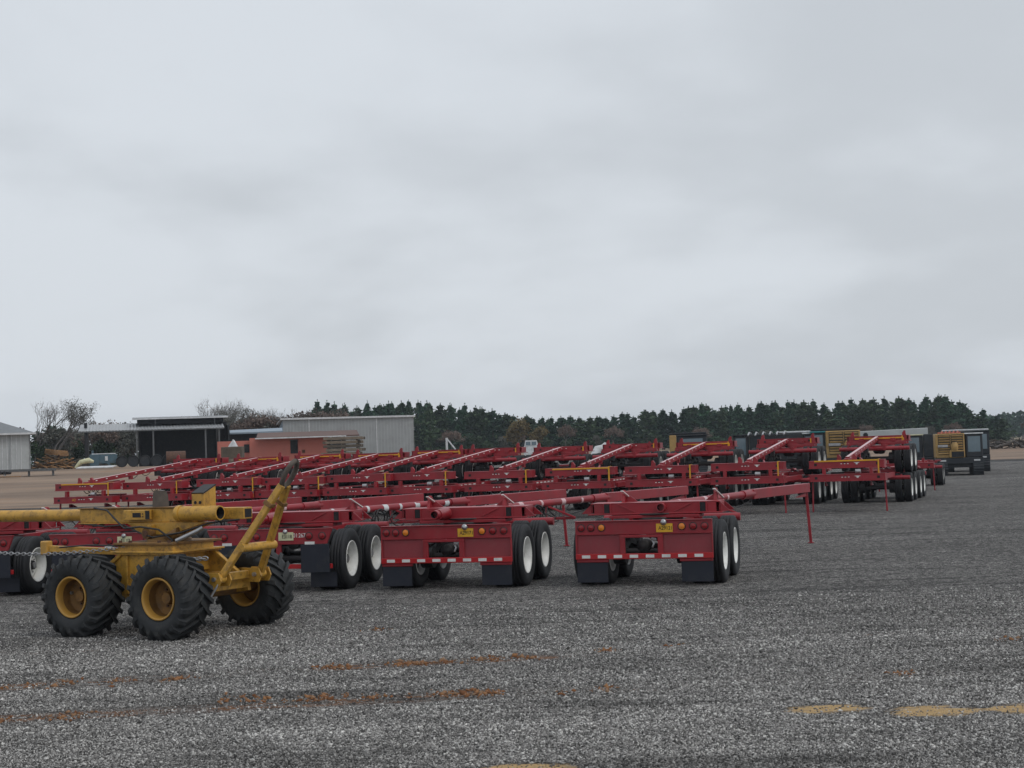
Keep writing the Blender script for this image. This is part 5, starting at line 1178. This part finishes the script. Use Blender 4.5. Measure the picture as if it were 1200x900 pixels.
for k in range(12):
    x = -40.5 + k*1.35; put_branch('brown_tree' if k % 3 else 'bare_tree', 'brown-leaved tree showing over the left half of the warehouse roof' if k % 3 else 'thin leafless tree showing over the left half of the warehouse roof', 'tree', B3 if k % 3 else B2, x, 235+rt.uniform(-5, 8), rt.uniform(0.80, 0.92) if k % 3 else 0.84, 'brown trees over the warehouse')
for k in range(34):
    x = -60 + k*0.98; y = 176 + rt.uniform(-5, 5)
    put_branch('bush', ('grey-green', 'dark green', 'brown-leaved')[k % 3] + ' bush in the thicket behind the open shed', 'bush', (B4, B6, B3)[k % 3], x + rt.uniform(-0.4, 0.4), y, rt.uniform(0.50, 0.68)*(1.1 if k % 3 == 1 else 1.0), 'bushes behind the open shed')
for (x, lb, ms, s_) in [(-8.5,'reddish-brown bush in front of the pines, above the fifth stack from the left',B3,0.42),(-5.5,'green bush in front of the pines, above the middle stack',B6,0.5),(1.2,'ochre-leaved bush in front of the pines behind the white truck',B5,0.85),(4.0,'second ochre-leaved bush in front of the pines right of the white truck',B5,0.65),(7.5,'brown-leaved bush in front of the pines right of the ochre bushes',B3,0.45)]:
    put_branch('bush', lb, 'bush', ms, x*265/215+(-0.5), 265, s_*1.25)
for k in range(24):
    x = -6 + k*4.0 + rt.uniform(-1.2, 1.2); put_branch('bush', ('low dark green', 'low grey-green', 'low brown', 'low dark green')[k % 4] + ' bush along the foot of the pines', 'bush', (B6, B4, B3, B6)[k % 4], x, 284 + rt.uniform(-3, 3), rt.uniform(0.38, 0.55), 'bushes along the foot of the pines')
put_branch('bush', 'brown bush at the right photo edge on the tan field', 'bush', B3, 71.5, 210, 0.5)
# far wooded ridge, one hazy mass
rng = np.random.default_rng(8); C = []; S = []
def bump(x): return 10.2 + 1.1*math.sin(x*0.045+1.0) + 0.7*math.sin(x*0.13) + 0.5*math.sin(x*0.37)
for k in range(520):
    x = rng.uniform(110, 420); y = rng.uniform(580, 680); H = bump(x)*(0.86+0.22*rng.random()); rr_ = rng.uniform(2.2, 4.2); nq = 60
    u = rng.normal(size=(nq,3)); u /= np.linalg.norm(u,axis=1)[:,None]
    C.append(np.stack([x+u[:,0]*rr_, y+u[:,1]*rr_, H*0.60 + u[:,2]*H*0.40 + rng.normal(0,0.3,nq)],1)); S.append(rng.uniform(1.0, 1.9, nq))
me = quads_mesh('far_wood', cards(rng, np.concatenate(C), np.concatenate(S), 0.6, 1.2), M['pine'])
o = bpy.data.objects.new('far_wood', me); COL.objects.link(o); tag(o, 'distant hazy blue-grey wood beyond the tan field at the right', 'wood', kind='stuff')

# ------------------------------------------------------------------ air
m, n, l, b = newmat('haze_air'); n.remove(b)
pv = n.new('ShaderNodeVolumePrincipled'); pv.inputs['Color'].default_value = (0.80, 0.88, 0.97, 1); pv.inputs['Density'].default_value = 0.00024; pv.inputs['Anisotropy'].default_value = 0.2
l.new(pv.outputs[0], n['Material Output'].inputs['Volume'])
hz = MB(); hz.box((0, 1650, 12.5), (8200, 4400, 30), m, 0); tag(hz.build('haze'), 'thin grey-blue damp air over the whole yard', 'haze', kind='stuff')
